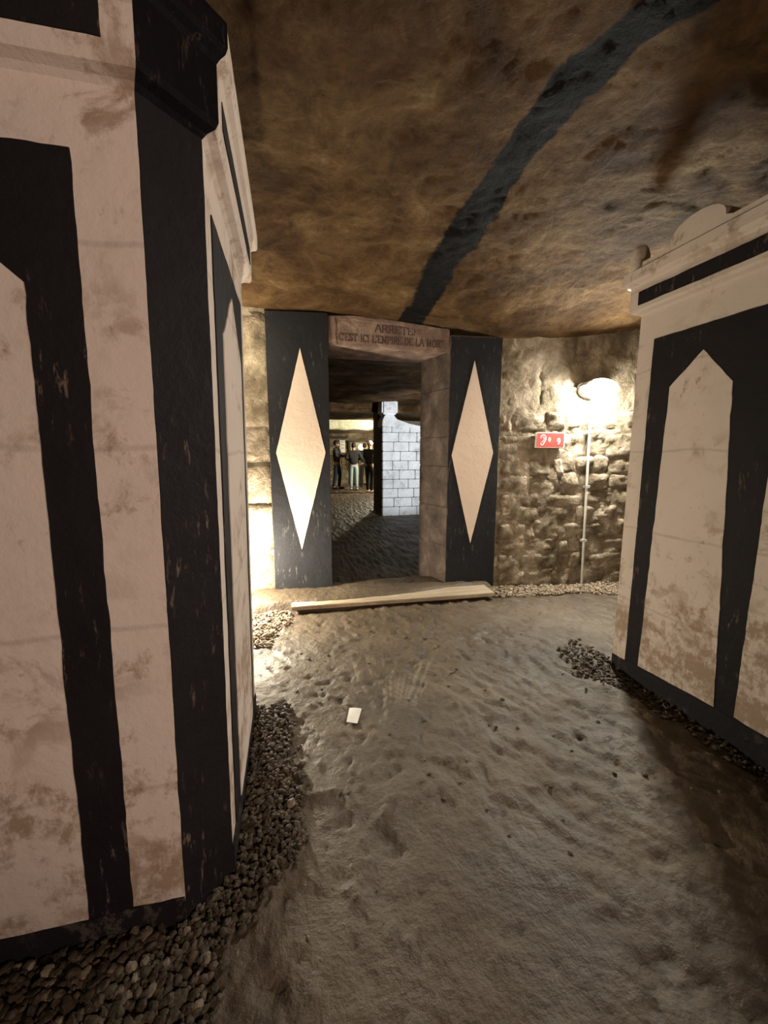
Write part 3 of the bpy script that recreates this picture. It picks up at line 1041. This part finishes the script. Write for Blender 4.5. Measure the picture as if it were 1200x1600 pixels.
def wall_stroke(name, pts, wd, d, mat, parent, closed=False):
    bm = bmesh.new()
    pts = [Vector((a, b, 0)) for a, b in pts]
    n = len(pts)
    L, Rr = [], []
    for i in range(n):
        p0 = pts[(i - 1) % n] if closed or i > 0 else pts[i]
        p1 = pts[(i + 1) % n] if closed or i < n - 1 else pts[i]
        t = (p1 - p0).normalized()
        nn = Vector((-t.y, t.x, 0)) * wd / 2
        L.append(pts[i] + nn); Rr.append(pts[i] - nn)
    vs = []
    for l, r_ in zip(L, Rr):
        vs.append([bm.verts.new(onwall(q.x, q.y, dd)) for dd in (d, d - 0.002) for q in (l, r_)])
    rng_ = range(n if closed else n - 1)
    for i in rng_:
        a, b = vs[i], vs[(i + 1) % n]
        bm.faces.new((a[0], a[1], b[1], b[0]))
        bm.faces.new((a[2], a[3], b[3], b[2]))
        bm.faces.new((a[0], a[2], b[2], b[0]))
        bm.faces.new((a[1], a[3], b[3], b[1]))
    o = bm_obj(name, bm, mat)
    keep_world(o, parent)
    return o


ex, ez = 2.326, 1.420
ear = [(-.028, .018), (-.024, .036), (-.008, .046), (.012, .043), (.024, .028), (.024, .006), (.014, -.012), (.006, -.028), (-.004, -.044), (-.018, -.046), (-.024, -.034), (-.020, -.024)]
wall_stroke('ear_symbol', [(ex + a, ez + b) for a, b in ear], 0.0085, 0.0630, M['white_print'], RF)
wall_stroke('ear_symbol', [(ex + a, ez + b) for a, b in [(-.010, .022), (.004, .026), (.010, .014), (.004, .000), (-.006, -.012), (-.010, -.022)]], 0.006, 0.0630, M['white_print'], RF)
slab('sound_symbol', OD, SD, ws([(2.386 + 0.013 * math.cos(t * math.pi / 8), 1.424 + 0.024 * math.sin(t * math.pi / 8)) for t in range(16)]), 0.061, 0.0630, M['pale_print'], RF, 0)
nx_, nz_ = 2.476, 1.408
wall_stroke('number_nine', [(nx_ + 0.0125 * math.cos(t * math.pi / 8), nz_ + 0.012 + 0.0135 * math.sin(t * math.pi / 8)) for t in range(16)], 0.0085, 0.0630, M['white_print'], RF, True)
wall_stroke('number_nine', [(nx_ + .0125, nz_ + .012), (nx_ + .012, nz_ - .008), (nx_ + .004, nz_ - .022), (nx_ - .010, nz_ - .024)], 0.0085, 0.0630, M['white_print'], RF)

# faint scribble on the stone above the sign
SCR = empty('scribble', onwall(2.47, 1.62, 0.04))
tag(SCR, 'tiny dark illegible scribble on the pale stone above the red sign', 'graffiti')
for pl in ([(0, 0), (0, .034)], [(.009, 0), (.010, .033)], [(.004, .033), (.018, .002), (.020, .034)], [(.03, .002), (.03, .03), (.042, .03)], [(.048, .032), (.072, .034)], [(.060, .0), (.061, .032)], [(.076, .026), (.082, .006), (.094, .008)], [(.09, .016), (.092, -.006)]):
    wall_stroke('stroke', [(2.445 + a, 1.622 + b) for a, b in pl], 0.006, 0.052, M['letters'], SCR)

# ------------------------------------------------------------------ paper scrap on the floor
pc = [(0.264, 1.936), (0.324, 1.916), (0.284, 1.806), (0.234, 1.826)]
bm = bmesh.new()
n_ = 6
gv = []
for lay in (0.0, 0.0012):
    for j in range(n_):
        for i in range(n_):
            a, b = i / (n_ - 1), j / (n_ - 1)
            x = (pc[0][0] * (1 - a) + pc[1][0] * a) * (1 - b) + (pc[3][0] * (1 - a) + pc[2][0] * a) * b
            y = (pc[0][1] * (1 - a) + pc[1][1] * a) * (1 - b) + (pc[3][1] * (1 - a) + pc[2][1] * a) * b
            gv.append(bm.verts.new((x, y, 0.014 + lay + 0.004 * math.sin(3 * a + 2 * b) + 0.006 * (a * b))))
for lay in (0, 36):
    for j in range(n_ - 1):
        for i in range(n_ - 1):
            k = lay + j * n_ + i
            bm.faces.new((gv[k], gv[k + 1], gv[k + n_ + 1], gv[k + n_]))
pp = bm_obj('paper_scrap', bm, M['paper'], smooth=True)
zf = float(np.max(floor_h(np.array([p[0] for p in pc]), np.array([p[1] for p in pc]))))
pp.location.z = zf - 0.012
tag(pp, 'crumpled white paper scrap lying on the muddy floor', 'paper')

# ------------------------------------------------------------------ gravel
def pebble_mesh(name, seed, sub, mat):
    bm = bmesh.new()
    bmesh.ops.create_icosphere(bm, subdivisions=sub, radius=1.0)
    r = random.Random(seed)
    sx, sy_, sz = r.uniform(0.85, 1.25), r.uniform(0.65, 1.0), r.uniform(0.45, 0.7)
    for v in bm.verts:
        k = 1 + r.uniform(-0.16, 0.12)
        v.co = Vector((v.co.x * sx * k, v.co.y * sy_ * k, v.co.z * sz * k))
    me = bpy.data.meshes.new(name)
    bm.to_mesh(me)
    bm.free()
    me.materials.append(mat)
    return me


PM = [pebble_mesh('pebble', k, 2, M['pale_pebble'] if k % 12 == 5 else M['pebble']) for k in range(12)]
PL = [pebble_mesh('pebble_low', 50 + k, 1, M['pebble']) for k in range(6)]
rg = np.random.default_rng(21)
peb = []        # x, y, z, size, region


def scatter(n, region, fx_, fy_, dens, smin, smax, lift=0.0):
    for _ in range(n):
        x, y = rg.uniform(*fx_), rg.uniform(*fy_)
        if rg.random() > dens(x, y):
            continue
        s = rg.uniform(smin, smax) * (1.4 if rg.random() < 0.07 else 1)
        z = float(floor_h(x, y)) + s * 0.25 + rg.uniform(0, lift)
        peb.append((x, y, z, s, region))


def edge_noise(x, y): return 0.05 * float(fbm(x * 4, y * 4, 3))


# along the left pillar
def dL(x, y):
    xb = -0.205 if y > 1.2 else (-0.205 - (1.2 - y) * 0.9 if y > 1.06 else -0.9)
    wdt = 0.20 - 0.05 * sstep(1.5, 2.2, y)
    e_ = xb + wdt + 1.3 * edge_noise(x, y)
    if y <= 1.10:
        e_ = -0.08 - (1.10 - y) * 0.55 + 1.3 * edge_noise(x, y)
    if x < xb + 0.005: return 0
    return 1.0 if x < e_ else max(0.0, 1 - (x - e_) / 0.05) * 0.35


scatter(6200, 'left', (-0.80, 0.10), (0.72, 2.02), dL, 0.0065, 0.0135, 0.012)
# under the front face, nearest the camera
scatter(1300, 'front', (-1.0, -0.25), (0.55, 1.06), lambda x, y: 0.9 if y > 0.80 + edge_noise(x, y) else 0.25, 0.008, 0.0145, 0.010)
# foot of the rubble wall
scatter(5200, 'back', (1.80, 3.75), (3.0, 3.56), lambda x, y: 1.0 if float(wall_y(x)) - 0.05 > y > float(wall_y(x)) - 0.30 - 0.8 * edge_noise(x, y) - 0.10 * float(sstep(2.6, 3.1, x)) else 0.0, 0.008, 0.016, 0.02)
# far left corner by the plank
scatter(1700, 'corner', (-0.7, 0.02), (2.75, 3.72), lambda x, y: 1.0 if x < -0.02 - 0.4 * max(0, 3.2 - y) + edge_noise(x, y) else 0.0, 0.008, 0.016, 0.02)
# corner and foot of the right pillar
scatter(2600, 'right', (1.55, 1.96), (0.6, 2.45), lambda x, y: 1.0 if x > (1.83 + 0.06 * (y < 1.5) if y < 1.8 else 1.72) + edge_noise(x, y) - 0.10 * math.exp(-((y - 2.08) / 0.16) ** 2) - 0.09 * rg.random() ** 2 and (y < 2.03 or math.hypot(x - 1.94, y - 2.05) < 0.10 + 0.22 * rg.random()) and not (x > 1.94 and y < 2.04) else 0, 0.007, 0.014, 0.012)
# crumbs loose on the clay
scatter(130, 'loose', (0.0, 1.75), (0.9, 3.1), lambda x, y: 1.0, 0.004, 0.010)

cf = np.array([math.sin(R(13)), math.cos(R(13))])


def visible_size(p):
    x, y, z, s, rgn = p
    dep = x * cf[0] + y * cf[1]
    lat = x * cf[1] - y * cf[0]
    dz = 1.3 - z
    fwd = dep * math.cos(R(8.2)) + dz * math.sin(R(8.2))
    up = dep * math.sin(R(8.2)) - dz * math.cos(R(8.2))
    u, v = 600 + 640 * lat / fwd, 800 - 640 * up / fwd
    if not (0 < u < 1200 and 0 < v < 1600):
        return 0
    return s / fwd


LBL = {'left': ('small rounded pebble in the gravel strip along the left painted pillar', 'gravel along the left pillar'),
       'front': ('small rounded pebble below the front of the left painted pillar', 'gravel below the left pillar front'),
       'right': ('small pebble in the gravel at the foot of the right painted pillar', 'gravel at the right pillar'),
       'back': ('small pebble in the gravel under the rubble wall', 'gravel under the rubble wall'),
       'corner': ('small pebble in the gravel beside the threshold plank', 'gravel beside the plank'),
       'loose': ('single loose crumb of stone out on the open clay floor', 'loose stones on the clay')}
order = sorted(range(len(peb)), key=lambda i: -visible_size(peb[i]))
single = set(order[:290])
rest = {}
for i, p in enumerate(peb):
    x, y, z, s, rgn = p
    rot = Matrix.Rotation(rg.uniform(0, 6.28), 4, 'Z') @ Matrix.Rotation(rg.uniform(-0.5, 0.5), 4, 'X') @ Matrix.Rotation(rg.uniform(-0.4, 0.4), 4, 'Y')
    if i in single or rgn == 'loose' and s > 0.0085:
        o = bpy.data.objects.new('pebble', PM[i % len(PM)])
        o.matrix_world = Matrix.Translation((x, y, z)) @ rot @ Matrix.Scale(s, 4)
        COL.objects.link(o)
        tag(o, LBL[rgn][0], 'pebble', LBL[rgn][1])
    else:
        rest.setdefault(rgn, []).append((Matrix.Translation((x, y, z)) @ rot @ Matrix.Scale(s, 4), i))
RL = {'left': 'bed of small brown gravel along the left painted pillar', 'front': 'shaded gravel under the front face of the left pillar',
      'right': 'gravel heaped at the foot of the right painted pillar', 'back': 'strip of gravel along the foot of the rubble wall',
      'corner': 'gravel in the far left corner beside the threshold plank', 'loose': 'tiny grit scattered on the open clay floor'}
lowv = [np.array([v.co[:] for v in m.vertices]) for m in PL]
lowf = [np.array([p.vertices[:] for p in m.polygons]) for m in PL]
for rgn, items in rest.items():
    V, F, off = [], [], 0
    for mtx, i in items:
        k = i % len(PL)
        mm = np.array(mtx)
        V.append(lowv[k] @ mm[:3, :3].T + mm[:3, 3])
        F.append(lowf[k] + off)
        off += len(lowv[k])
    o = mesh_obj('gravel', np.concatenate(V), [tuple(int(q) for q in f) for f in np.concatenate(F)], M['pale_pebble'] if rgn == 'loose' else M['mid_pebble'] if rgn in ('back', 'corner') else M['pebble'])
    tag(o, RL[rgn], 'gravel', kind='stuff')

# ------------------------------------------------------------------ room beyond the doorway
xs = spaced((0.1, 5.2, 0.06)); ys = spaced((4.22, 8.75, 0.06))
X, Y = np.meshgrid(xs, ys)
Z = 2.40 + 0.05 * fbm(X * 1.6, Y * 2.2, 4) + 0.025 * fbm(X * 5, Y * 5, 3) - 0.06 * sstep(6.5, 8.6, Y)
Z = np.where(Y > 8.72, 2.15, Z)
c2 = grid_obj('ceiling_passage', xs, ys, Z, M['ceiling'], flip=True, attrs={'guide_line': np.zeros_like(X)})
tag(c2, kind='structure')
xs = spaced((0.1, 6.0, 0.10)); ys = spaced((8.7, 17.3, 0.10))
X, Y = np.meshgrid(xs, ys)
Z = 2.22 + 0.30 * sstep(11.72, 11.85, Y) - 0.42 * sstep(12.0, 12.7, Y) + 0.03 * fbm(X * 1.4, Y * 1.4, 4)
c3 = grid_obj('ceiling_far', xs, ys, Z, M['ceiling'], flip=True, attrs={'guide_line': np.zeros_like(X)})
tag(c3, kind='structure')


def rock_wall(name, p0, p1, z1, mat, amp=0.03):
    L = math.hypot(p1[0] - p0[0], p1[1] - p0[1])
    n = max(6, int(L / 0.12)); m_ = max(6, int(z1 / 0.12))
    s = Vector((p1[0] - p0[0], p1[1] - p0[1], 0)) / L
    nn = Vector((s.y, -s.x, 0))
    vs, fs = [], []
    for j in range(m_ + 1):
        for i in range(n + 1):
            a, z = L * i / n, -0.05 + (z1 + 0.05) * j / m_
            vs.append(Vector((p0[0], p0[1], z)) + s * a + nn * float(amp * fbm(a * 3, z * 5, 3)))
    for j in range(m_):
        for i in range(n):
            k = j * (n + 1) + i
            fs.append((k, k + 1, k + n + 2, k + n + 1))
    o = mesh_obj(name, vs, fs, mat, smooth=True)
    tag(o, kind='structure')
    return o


rock_wall('wall_passage_left', (-0.15, 17.2), (-0.15, 4.2), 2.7, M['stone'])
rock_wall('wall_passage_right', (5.6, 4.0), (5.6, 17.2), 2.7, M['stone'])
WF = rock_wall('wall_far', (-0.2, 16.9), (6.0, 16.9), 2.7, M['stone'])

# bright rock ledge hanging across the far room
xs = np.linspace(0.3, 4.6, 70)
sec = [(11.98, 2.66), (11.95, 2.22), (11.99, 2.12), (12.04, 2.02), (12.14, 1.97), (12.4, 2.02), (12.5, 2.66)]
vs, fs = [], []
for i, x in enumerate(xs):
    for j, (y, z) in enumerate(sec):
        vs.append((x, y + 0.04 * float(fbm(x * 2.2, j * 1.3, 3)), z + (0.035 * float(fbm(x * 3.1 + 5, j * 0.7, 3)) if j in (1, 2, 3, 4, 5) else 0)))
m_ = len(sec)
for i in range(len(xs) - 1):
    for j in range(m_):
        a, b = i * m_ + j, i * m_ + (j + 1) % m_
        fs.append((a, b, b + m_, a + m_))
M['ledge'] = rock_mat('pale_ledge_rock', [(0.3, (0.40, 0.36, 0.24)), (0.7, (0.66, 0.62, 0.46))], 4, 0.85, 0.6, 0.02, 20)
o = mesh_obj('trim_ledge', vs, fs, M['ledge'], smooth=True)
tag(o, kind='structure')

# pale block pillar in the passage
WP = empty('block_pillar', (2.3, 8.7, 0))
tag(WP, 'pale whitewashed masonry pillar with a cap block, seen through the doorway', 'pillar')
X0, X1, Y0, Y1 = 1.885, 2.95, 8.30, 9.25


def box(name, x0, x1, y0, y1, z0, z1, mat, parent, bev=0.006, jit=0.0, seed=0):
    bm = bmesh.new()
    bmesh.ops.create_cube(bm, size=1)
    for v in bm.verts:
        v.co = Vector((x0 + (v.co.x + .5) * (x1 - x0), y0 + (v.co.y + .5) * (y1 - y0), z0 + (v.co.z + .5) * (z1 - z0)))
    if bev:
        bmesh.ops.bevel(bm, geom=bm.edges[:], offset=bev, segments=2, affect='EDGES')
    if jit:
        r_ = random.Random(seed)
        for v in bm.verts:
            v.co += Vector((r_.uniform(-jit, jit), r_.uniform(-jit, jit), r_.uniform(-jit, jit)))
    o = bm_obj(name, bm, mat)
    if parent:
        keep_world(o, parent)
    return o


box('core', X0 + 0.012, X1, Y0 + 0.012, Y1, -0.03, 1.80, M['dark_joint'], WP, 0)
rh = 0.193
rz = random.Random(5)
z = -0.02
k = 0
row = 0
while z < 1.78:
    z1 = min(z + rh, 1.83)
    x = X0 - (0.0 if row % 2 == 0 else 0.0)
    first = True
    while x < X1 - 0.02:
        wd = (0.22 if row % 2 else 0.36) + rz.uniform(-0.03, 0.03) if first else 0.36 + rz.uniform(-0.03, 0.04)
        xe = min(x + wd, X1)
        if X1 - xe < 0.08: xe = X1
        box('block', x + 0.005, xe - 0.005, Y0 + rz.uniform(-0.004, 0.004), Y0 + 0.14, z + 0.005, z1 - 0.005, M['white_block'], WP, 0.008)
        x = xe
        first = False
        k += 1
    # blocks along the flank, its shade put into the colour by dark stone
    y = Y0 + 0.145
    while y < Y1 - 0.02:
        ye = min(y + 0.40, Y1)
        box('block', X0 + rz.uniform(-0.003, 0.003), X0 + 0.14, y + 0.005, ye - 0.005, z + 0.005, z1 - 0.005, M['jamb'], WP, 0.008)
        y = ye
    z = z1
    row += 1
# broken shoulder above the courses
pl = [(X0, 1.835), (X1, 1.80), (X1, 1.83), (2.62, 1.865), (2.52, 1.885), (2.43, 1.905), (2.33, 1.93), (2.27, 1.965), (2.19, 1.975), (2.145, 2.02), (2.135, 2.078), (1.945, 2.078), (1.925, 2.03), (1.90, 1.99), (1.888, 1.94)]
bm = bmesh.new()
f0 = [bm.verts.new((x, Y0 + 0.004, z)) for x, z in pl]
f1 = [bm.verts.new((x, Y0 + 0.5, z)) for x, z in pl]
bm.faces.new(f0); bm.faces.new(f1)
for i in range(len(pl)):
    bm.faces.new((f0[i], f0[(i + 1) % len(pl)], f1[(i + 1) % len(pl)], f1[i]))
bmesh.ops.bevel(bm, geom=bm.edges[:], offset=0.01, segments=2, affect='EDGES')
keep_world(bm_obj('shoulder', bm, M['white_block']), WP)
box('cap_block', 1.876, 2.205, Y0 - 0.02, Y0 + 0.45, 2.078, 2.375, M['white_block'], WP, 0.035, 0.004, 3)
box('flank_slab', X0 + 0.0, X0 + 0.2, Y0 + 0.46, Y1, 1.80, 2.40, M['jamb'], WP, 0.01)  # dark material carries the flank's shade up beside the cap

# overhead cable across the dark gap
o = tube('overhead_cable', [(2.1, 9.9, 2.28), (3.2, 9.8, 2.25), (4.5, 9.8, 2.26)], 0.014, M['grey_metal'])
tag(o, 'thin grey cable in the dark gap right of the cap block', 'cable')

# ------------------------------------------------------------------ things on the far wall
FY = 16.82
fp = empty('wall_niche', (2.95, FY, 0))
tag(fp, 'dark timber frame around a yellowish panel on the far wall behind the people', 'niche')
M['yellow'] = rock_mat('ochre_panel', [(0.3, (0.25, 0.19, 0.09)), (0.7, (0.45, 0.36, 0.18))], 3, 0.85, 0.4, 0.01, 20)
box('panel', 2.46, 3.42, FY - 0.03, FY + 0.02, 0.05, 1.74, M['yellow'], fp, 0.004)
box('beam', 2.36, 3.55, FY - 0.10, FY + 0.02, 1.72, 1.80, M['frame'], fp, 0.006)
box('post', 2.38, 2.47, FY - 0.09, FY + 0.02, 0.0, 1.72, M['frame'], fp, 0.006)
box('post', 3.42, 3.51, FY - 0.09, FY + 0.02, 0.0, 1.72, M['frame'], fp, 0.006)
o = box('wall_beam', 1.2, 2.35, FY - 0.10, FY + 0.02, 1.88, 1.96, M['frame'], None, 0.006)
tag(o, 'dark horizontal beam on the far wall above the notice', 'beam')
nt_ = empty('notice_board', (2.13, FY - 0.05, 1.32))
tag(nt_, 'white notice sheet on the far wall beside the standing man', 'notice')
box('sheet', 2.03, 2.25, FY - 0.06, FY - 0.04, 1.32, 1.81, M['paper'], nt_, 0.002)
for q, z in enumerate((1.72, 1.60, 1.47)):
    box('print_line', 2.07, 2.20, FY - 0.063, FY - 0.058, z, z + 0.05, M['grey_metal'], nt_, 0)
# stacked bones under the notice
bV, bF, off = [], [], 0
rb = random.Random(9)
bm = bmesh.new()
bmesh.ops.create_icosphere(bm, subdivisions=1, radius=1.0)
uv = np.array([v.co[:] for v in bm.verts]); uf = np.array([[v.index for v in f.verts] for f in bm.faces])
bm.free()
for rw in range(9):
    for cc in range(15):
        c = np.array([1.35 + cc * 0.072 + rb.uniform(-.01, .01) + (rw % 2) * 0.036, FY - 0.10 + rb.uniform(-.02, .02), 0.66 + rw * 0.072])
        if rw > 6 and 1.98 < c[0]: pass
        bV.append(uv * np.array([0.034, 0.07, 0.032]) * rb.uniform(0.85, 1.1) + c)
        bF.append(uf + off)
        off += len(uv)
o = mesh_obj('stacked_bones', np.concatenate(bV), [tuple(int(q) for q in f) for f in np.concatenate(bF)], M['bone'], smooth=True)
tag(o, 'stacked rows of old brown bone ends against the far wall', 'bones', kind='stuff')
o = box('bone_ledge', 1.25, 2.36, FY - 0.2, FY + 0.02, -0.02, 0.62, M['stone'], None, 0.02)
tag(o, 'low stone ledge under the stacked bones on the far wall', 'ledge')
bulkhead('dazzling round lamp on the far wall between the two people', Vector((2.89, FY - 0.12, 1.53)), Vector((1, 0, 0)), Vector((0, -1, 0)), (0.11, 0.11), M['glow_far'])

# ------------------------------------------------------------------ people
def skin_mesh(name, verts, edges, radii, mat, parent, root=0, sub=2):
    me = bpy.data.meshes.new(name)
    me.from_pydata(verts, edges, [])
    o = bpy.data.objects.new(name, me)
    COL.objects.link(o)
    mo = o.modifiers.new('skin', 'SKIN')
    mo.use_smooth_shade = True
    for i, r_ in enumerate(radii):
        rx, ry = r_ if isinstance(r_, tuple) else (r_, r_)
        me.skin_vertices[0].data[i].radius = (rx, ry)
        me.skin_vertices[0].data[i].use_root = (i == root)
    ms = o.modifiers.new('sub', 'SUBSURF')
    ms.levels = sub
    ms.render_levels = sub
    dg = bpy.context.evaluated_depsgraph_get()
    dg.update()
    ev = o.evaluated_get(dg)
    me2 = bpy.data.meshes.new_from_object(ev)
    me2.polygons.foreach_set('use_smooth', [True] * len(me2.polygons))
    o.modifiers.clear()
    o.data = me2
    bpy.data.meshes.remove(me)
    me2.materials.clear()
    me2.materials.append(mat)
    if parent:
        o.parent = parent
    return o


def person(label, loc, yaw, h, top, legs, hair, shoe, arms, gait=0.08, hat=False, skin=(0.42, 0.26, 0.19)):
    """figure facing local -y; arms = [(elbow, wrist) left, right] in local metres for a 1.75 m body"""
    root = empty('person', loc)
    root.rotation_euler = (0, 0, yaw)
    tag(root, label, 'person')
    k = h / 1.75
    S = lambda p: (p[0] * k, p[1] * k, p[2] * k)
    g = gait
    pel, wst, cst, nck, hd0, hd1 = (0, 0, .95), (0, .01, 1.10), (0, .0, 1.32), (0, .0, 1.47), (0, -.01, 1.56), (0, -.02, 1.66)
    hipL, hipR = (.095, 0, .90), (-.095, 0, .90)
    knL, knR = (.10, -g * .6 - .01, .50), (-.10, g * .4 - .01, .50)
    anL, anR = (.105, -g * .5 + .02, .09), (-.105, g + .02, .09)
    toL, toR = (.115, -g * .5 - .12, .035), (-.115, g - .12, .035)
    shL, shR = (.18, 0, 1.41), (-.18, 0, 1.41)
    (elL, wrL), (elR, wrR) = arms
    V = [pel, wst, cst, nck, hd0, hd1, hipL, knL, anL, toL, hipR, knR, anR, toR, shL, elL, wrL, shR, elR, wrR]
    E = [(0, 1), (1, 2), (2, 3), (3, 4), (4, 5), (0, 6), (6, 7), (7, 8), (8, 9), (0, 10), (10, 11), (11, 12), (12, 13), (2, 14), (14, 15), (15, 16), (2, 17), (17, 18), (18, 19)]
    rad = [(.13, .10), (.12, .09), (.14, .10), .052, (.070, .085), (.072, .09), .082, .058, .042, .035, .082, .058, .042, .035, .055, .042, .028, .055, .042, .028]
    for wi, el in ((16, elL), (19, elR)):
        wv, ev = Vector(V[wi]), Vector(el)
        d = (wv - ev).normalized()
        side = d.cross(Vector((0, -1, 0.3))).normalized()
        palm = wv + d * 0.07
        pi_ = len(V)
        V.append(tuple(palm)); E.append((wi, pi_)); rad.append((.032, .02))
        for fi, (off, ln) in enumerate([(-.030, .065), (-.010, .078), (.010, .074), (.029, .056)]):
            b1 = palm + side * off + d * 0.03
            b2 = b1 + d * ln + Vector((0, 0, -0.012))
            V.append(tuple(b1)); V.append(tuple(b2))
            E.append((pi_, len(V) - 2)); E.append((len(V) - 2, len(V) - 1))
            rad += [.010, .008]
        th = wv + d * 0.03 + side * (-.045)
        V.append(tuple(th)); E.append((wi, len(V) - 1)); rad.append(.011)
    body = skin_mesh('body', [S(p) for p in V], E, [tuple(x * k for x in (r_ if isinstance(r_, tuple) else (r_, r_))) for r_ in rad], plain_mat('skin_tone', skin, 0.6), root)
    # face: nose and ears grown as small lumps on the head
    a3 = (Vector((1, 0, 0)), Vector((0, 1, 0)), Vector((0, 0, 1)))

    def blob(name, c, r_, mat):
        o = ellipsoid(name, Vector(S(c)), a3, tuple(x * k for x in r_), mat, None, False, 12, 8)
        o.parent = root
        return o
    blob('nose', (0, -.115, 1.60), (.014, .022, .022), body.data.materials[0])
    blob('ear', (.078, -.005, 1.605), (.012, .022, .032), body.data.materials[0])
    blob('ear', (-.078, -.005, 1.605), (.012, .022, .032), body.data.materials[0])
    dk = plain_mat('eye_dark', (0.02, 0.015, 0.012), 0.4)
    blob('eye', (.03, -.098, 1.635), (.012, .008, .007), dk)
    blob('eye', (-.03, -.098, 1.635), (.012, .008, .007), dk)
    blob('mouth', (0, -.10, 1.555), (.024, .008, .006), plain_mat('lip', (0.30, 0.13, 0.11), 0.5))
    tm = plain_mat('jacket_cloth', top, 0.9)
    lm = plain_mat('trouser_cloth', legs, 0.9)
    # jacket
    JV = [(0, 0, .90), (0, .01, 1.08), (0, .0, 1.30), (0, .005, 1.44), (0, .005, 1.49), shL, elL, tuple(Vector(elL).lerp(Vector(wrL), .9)), shR, elR, tuple(Vector(elR).lerp(Vector(wrR), .9))]
    JE = [(0, 1), (1, 2), (2, 3), (3, 4), (2, 5), (5, 6), (6, 7), (2, 8), (8, 9), (9, 10)]
    JR = [(.175, .135), (.165, .125), (.175, .125), (.10, .085), (.068, .066), .080, .060, .046, .080, .060, .046]
    skin_mesh('jacket', [S(p) for p in JV], JE, [tuple(x * k for x in (r_ if isinstance(r_, tuple) else (r_, r_))) for r_ in JR], tm, root, 0)
    # trousers
    TV = [(0, 0, 1.0), (0, 0, .92), hipL, knL, (anL[0], anL[1], .07), hipR, knR, (anR[0], anR[1], .07)]
    TE = [(0, 1), (1, 2), (2, 3), (3, 4), (1, 5), (5, 6), (6, 7)]
    TR = [(.145, .11), (.14, .115), .098, .073, .056, .098, .073, .056]
    skin_mesh('trousers', [S(p) for p in TV], TE, [tuple(x * k for x in (r_ if isinstance(r_, tuple) else (r_, r_))) for r_ in TR], lm, root, 1)
    smt = plain_mat('shoe_leather', shoe, 0.6)
    for an, to in ((anL, toL), (anR, toR)):
        blob('shoe', ((an[0] + to[0]) / 2, (an[1] + to[1]) / 2 - .01, .042), (.05, .145, .044), smt)
    hm = plain_mat('hair_strands', hair, 0.7)
    if hat:
        blob('cap', (0, .0, 1.675), (.100, .118, .082), hm)
        blob('cap_brim', (0, -.11, 1.655), (.078, .07, .012), hm)
    else:
        blob('hair', (0, .018, 1.655), (.095, .112, .098), hm)
    return root


hang = [((.25, .03, 1.14), (.25, -.04, .90)), ((-.25, .03, 1.14), (-.25, -.04, .90))]
hold = [((.23, -.06, 1.16), (.10, -.28, 1.22)), ((-.23, -.06, 1.16), (-.10, -.28, 1.22))]
akimbo = [((.30, .05, 1.16), (.13, -.22, 1.12)), ((-.30, .05, 1.16), (-.13, -.22, 1.12))]
person('man in dark jacket and dark jeans standing side-on by the white notice', (1.70, 14.9, 0), R(65), 1.76, (0.035, 0.035, 0.035), (0.018, 0.028, 0.05), (0.02, 0.014, 0.01), (0.03, 0.02, 0.02), hold, 0.10)
person('person in black top and light blue jeans seen from behind', (2.24, 14.45, 0), R(175), 1.66, (0.014, 0.014, 0.015), (0.33, 0.46, 0.50), (0.02, 0.015, 0.012), (0.60, 0.50, 0.44), akimbo, 0.05)
person('person with white cap and black clothes beside the pale pillar', (2.60, 13.35, 0), R(140), 1.70, (0.018, 0.02, 0.014), (0.010, 0.010, 0.011), (0.75, 0.72, 0.66), (0.50, 0.44, 0.36), hold, 0.08, hat=True)
person('person in dark trousers mostly hidden by the person in light jeans', (2.88, 15.9, 0), R(185), 1.68, (0.02, 0.02, 0.02), (0.012, 0.014, 0.018), (0.03, 0.02, 0.015), (0.05, 0.04, 0.04), hang, 0.06)
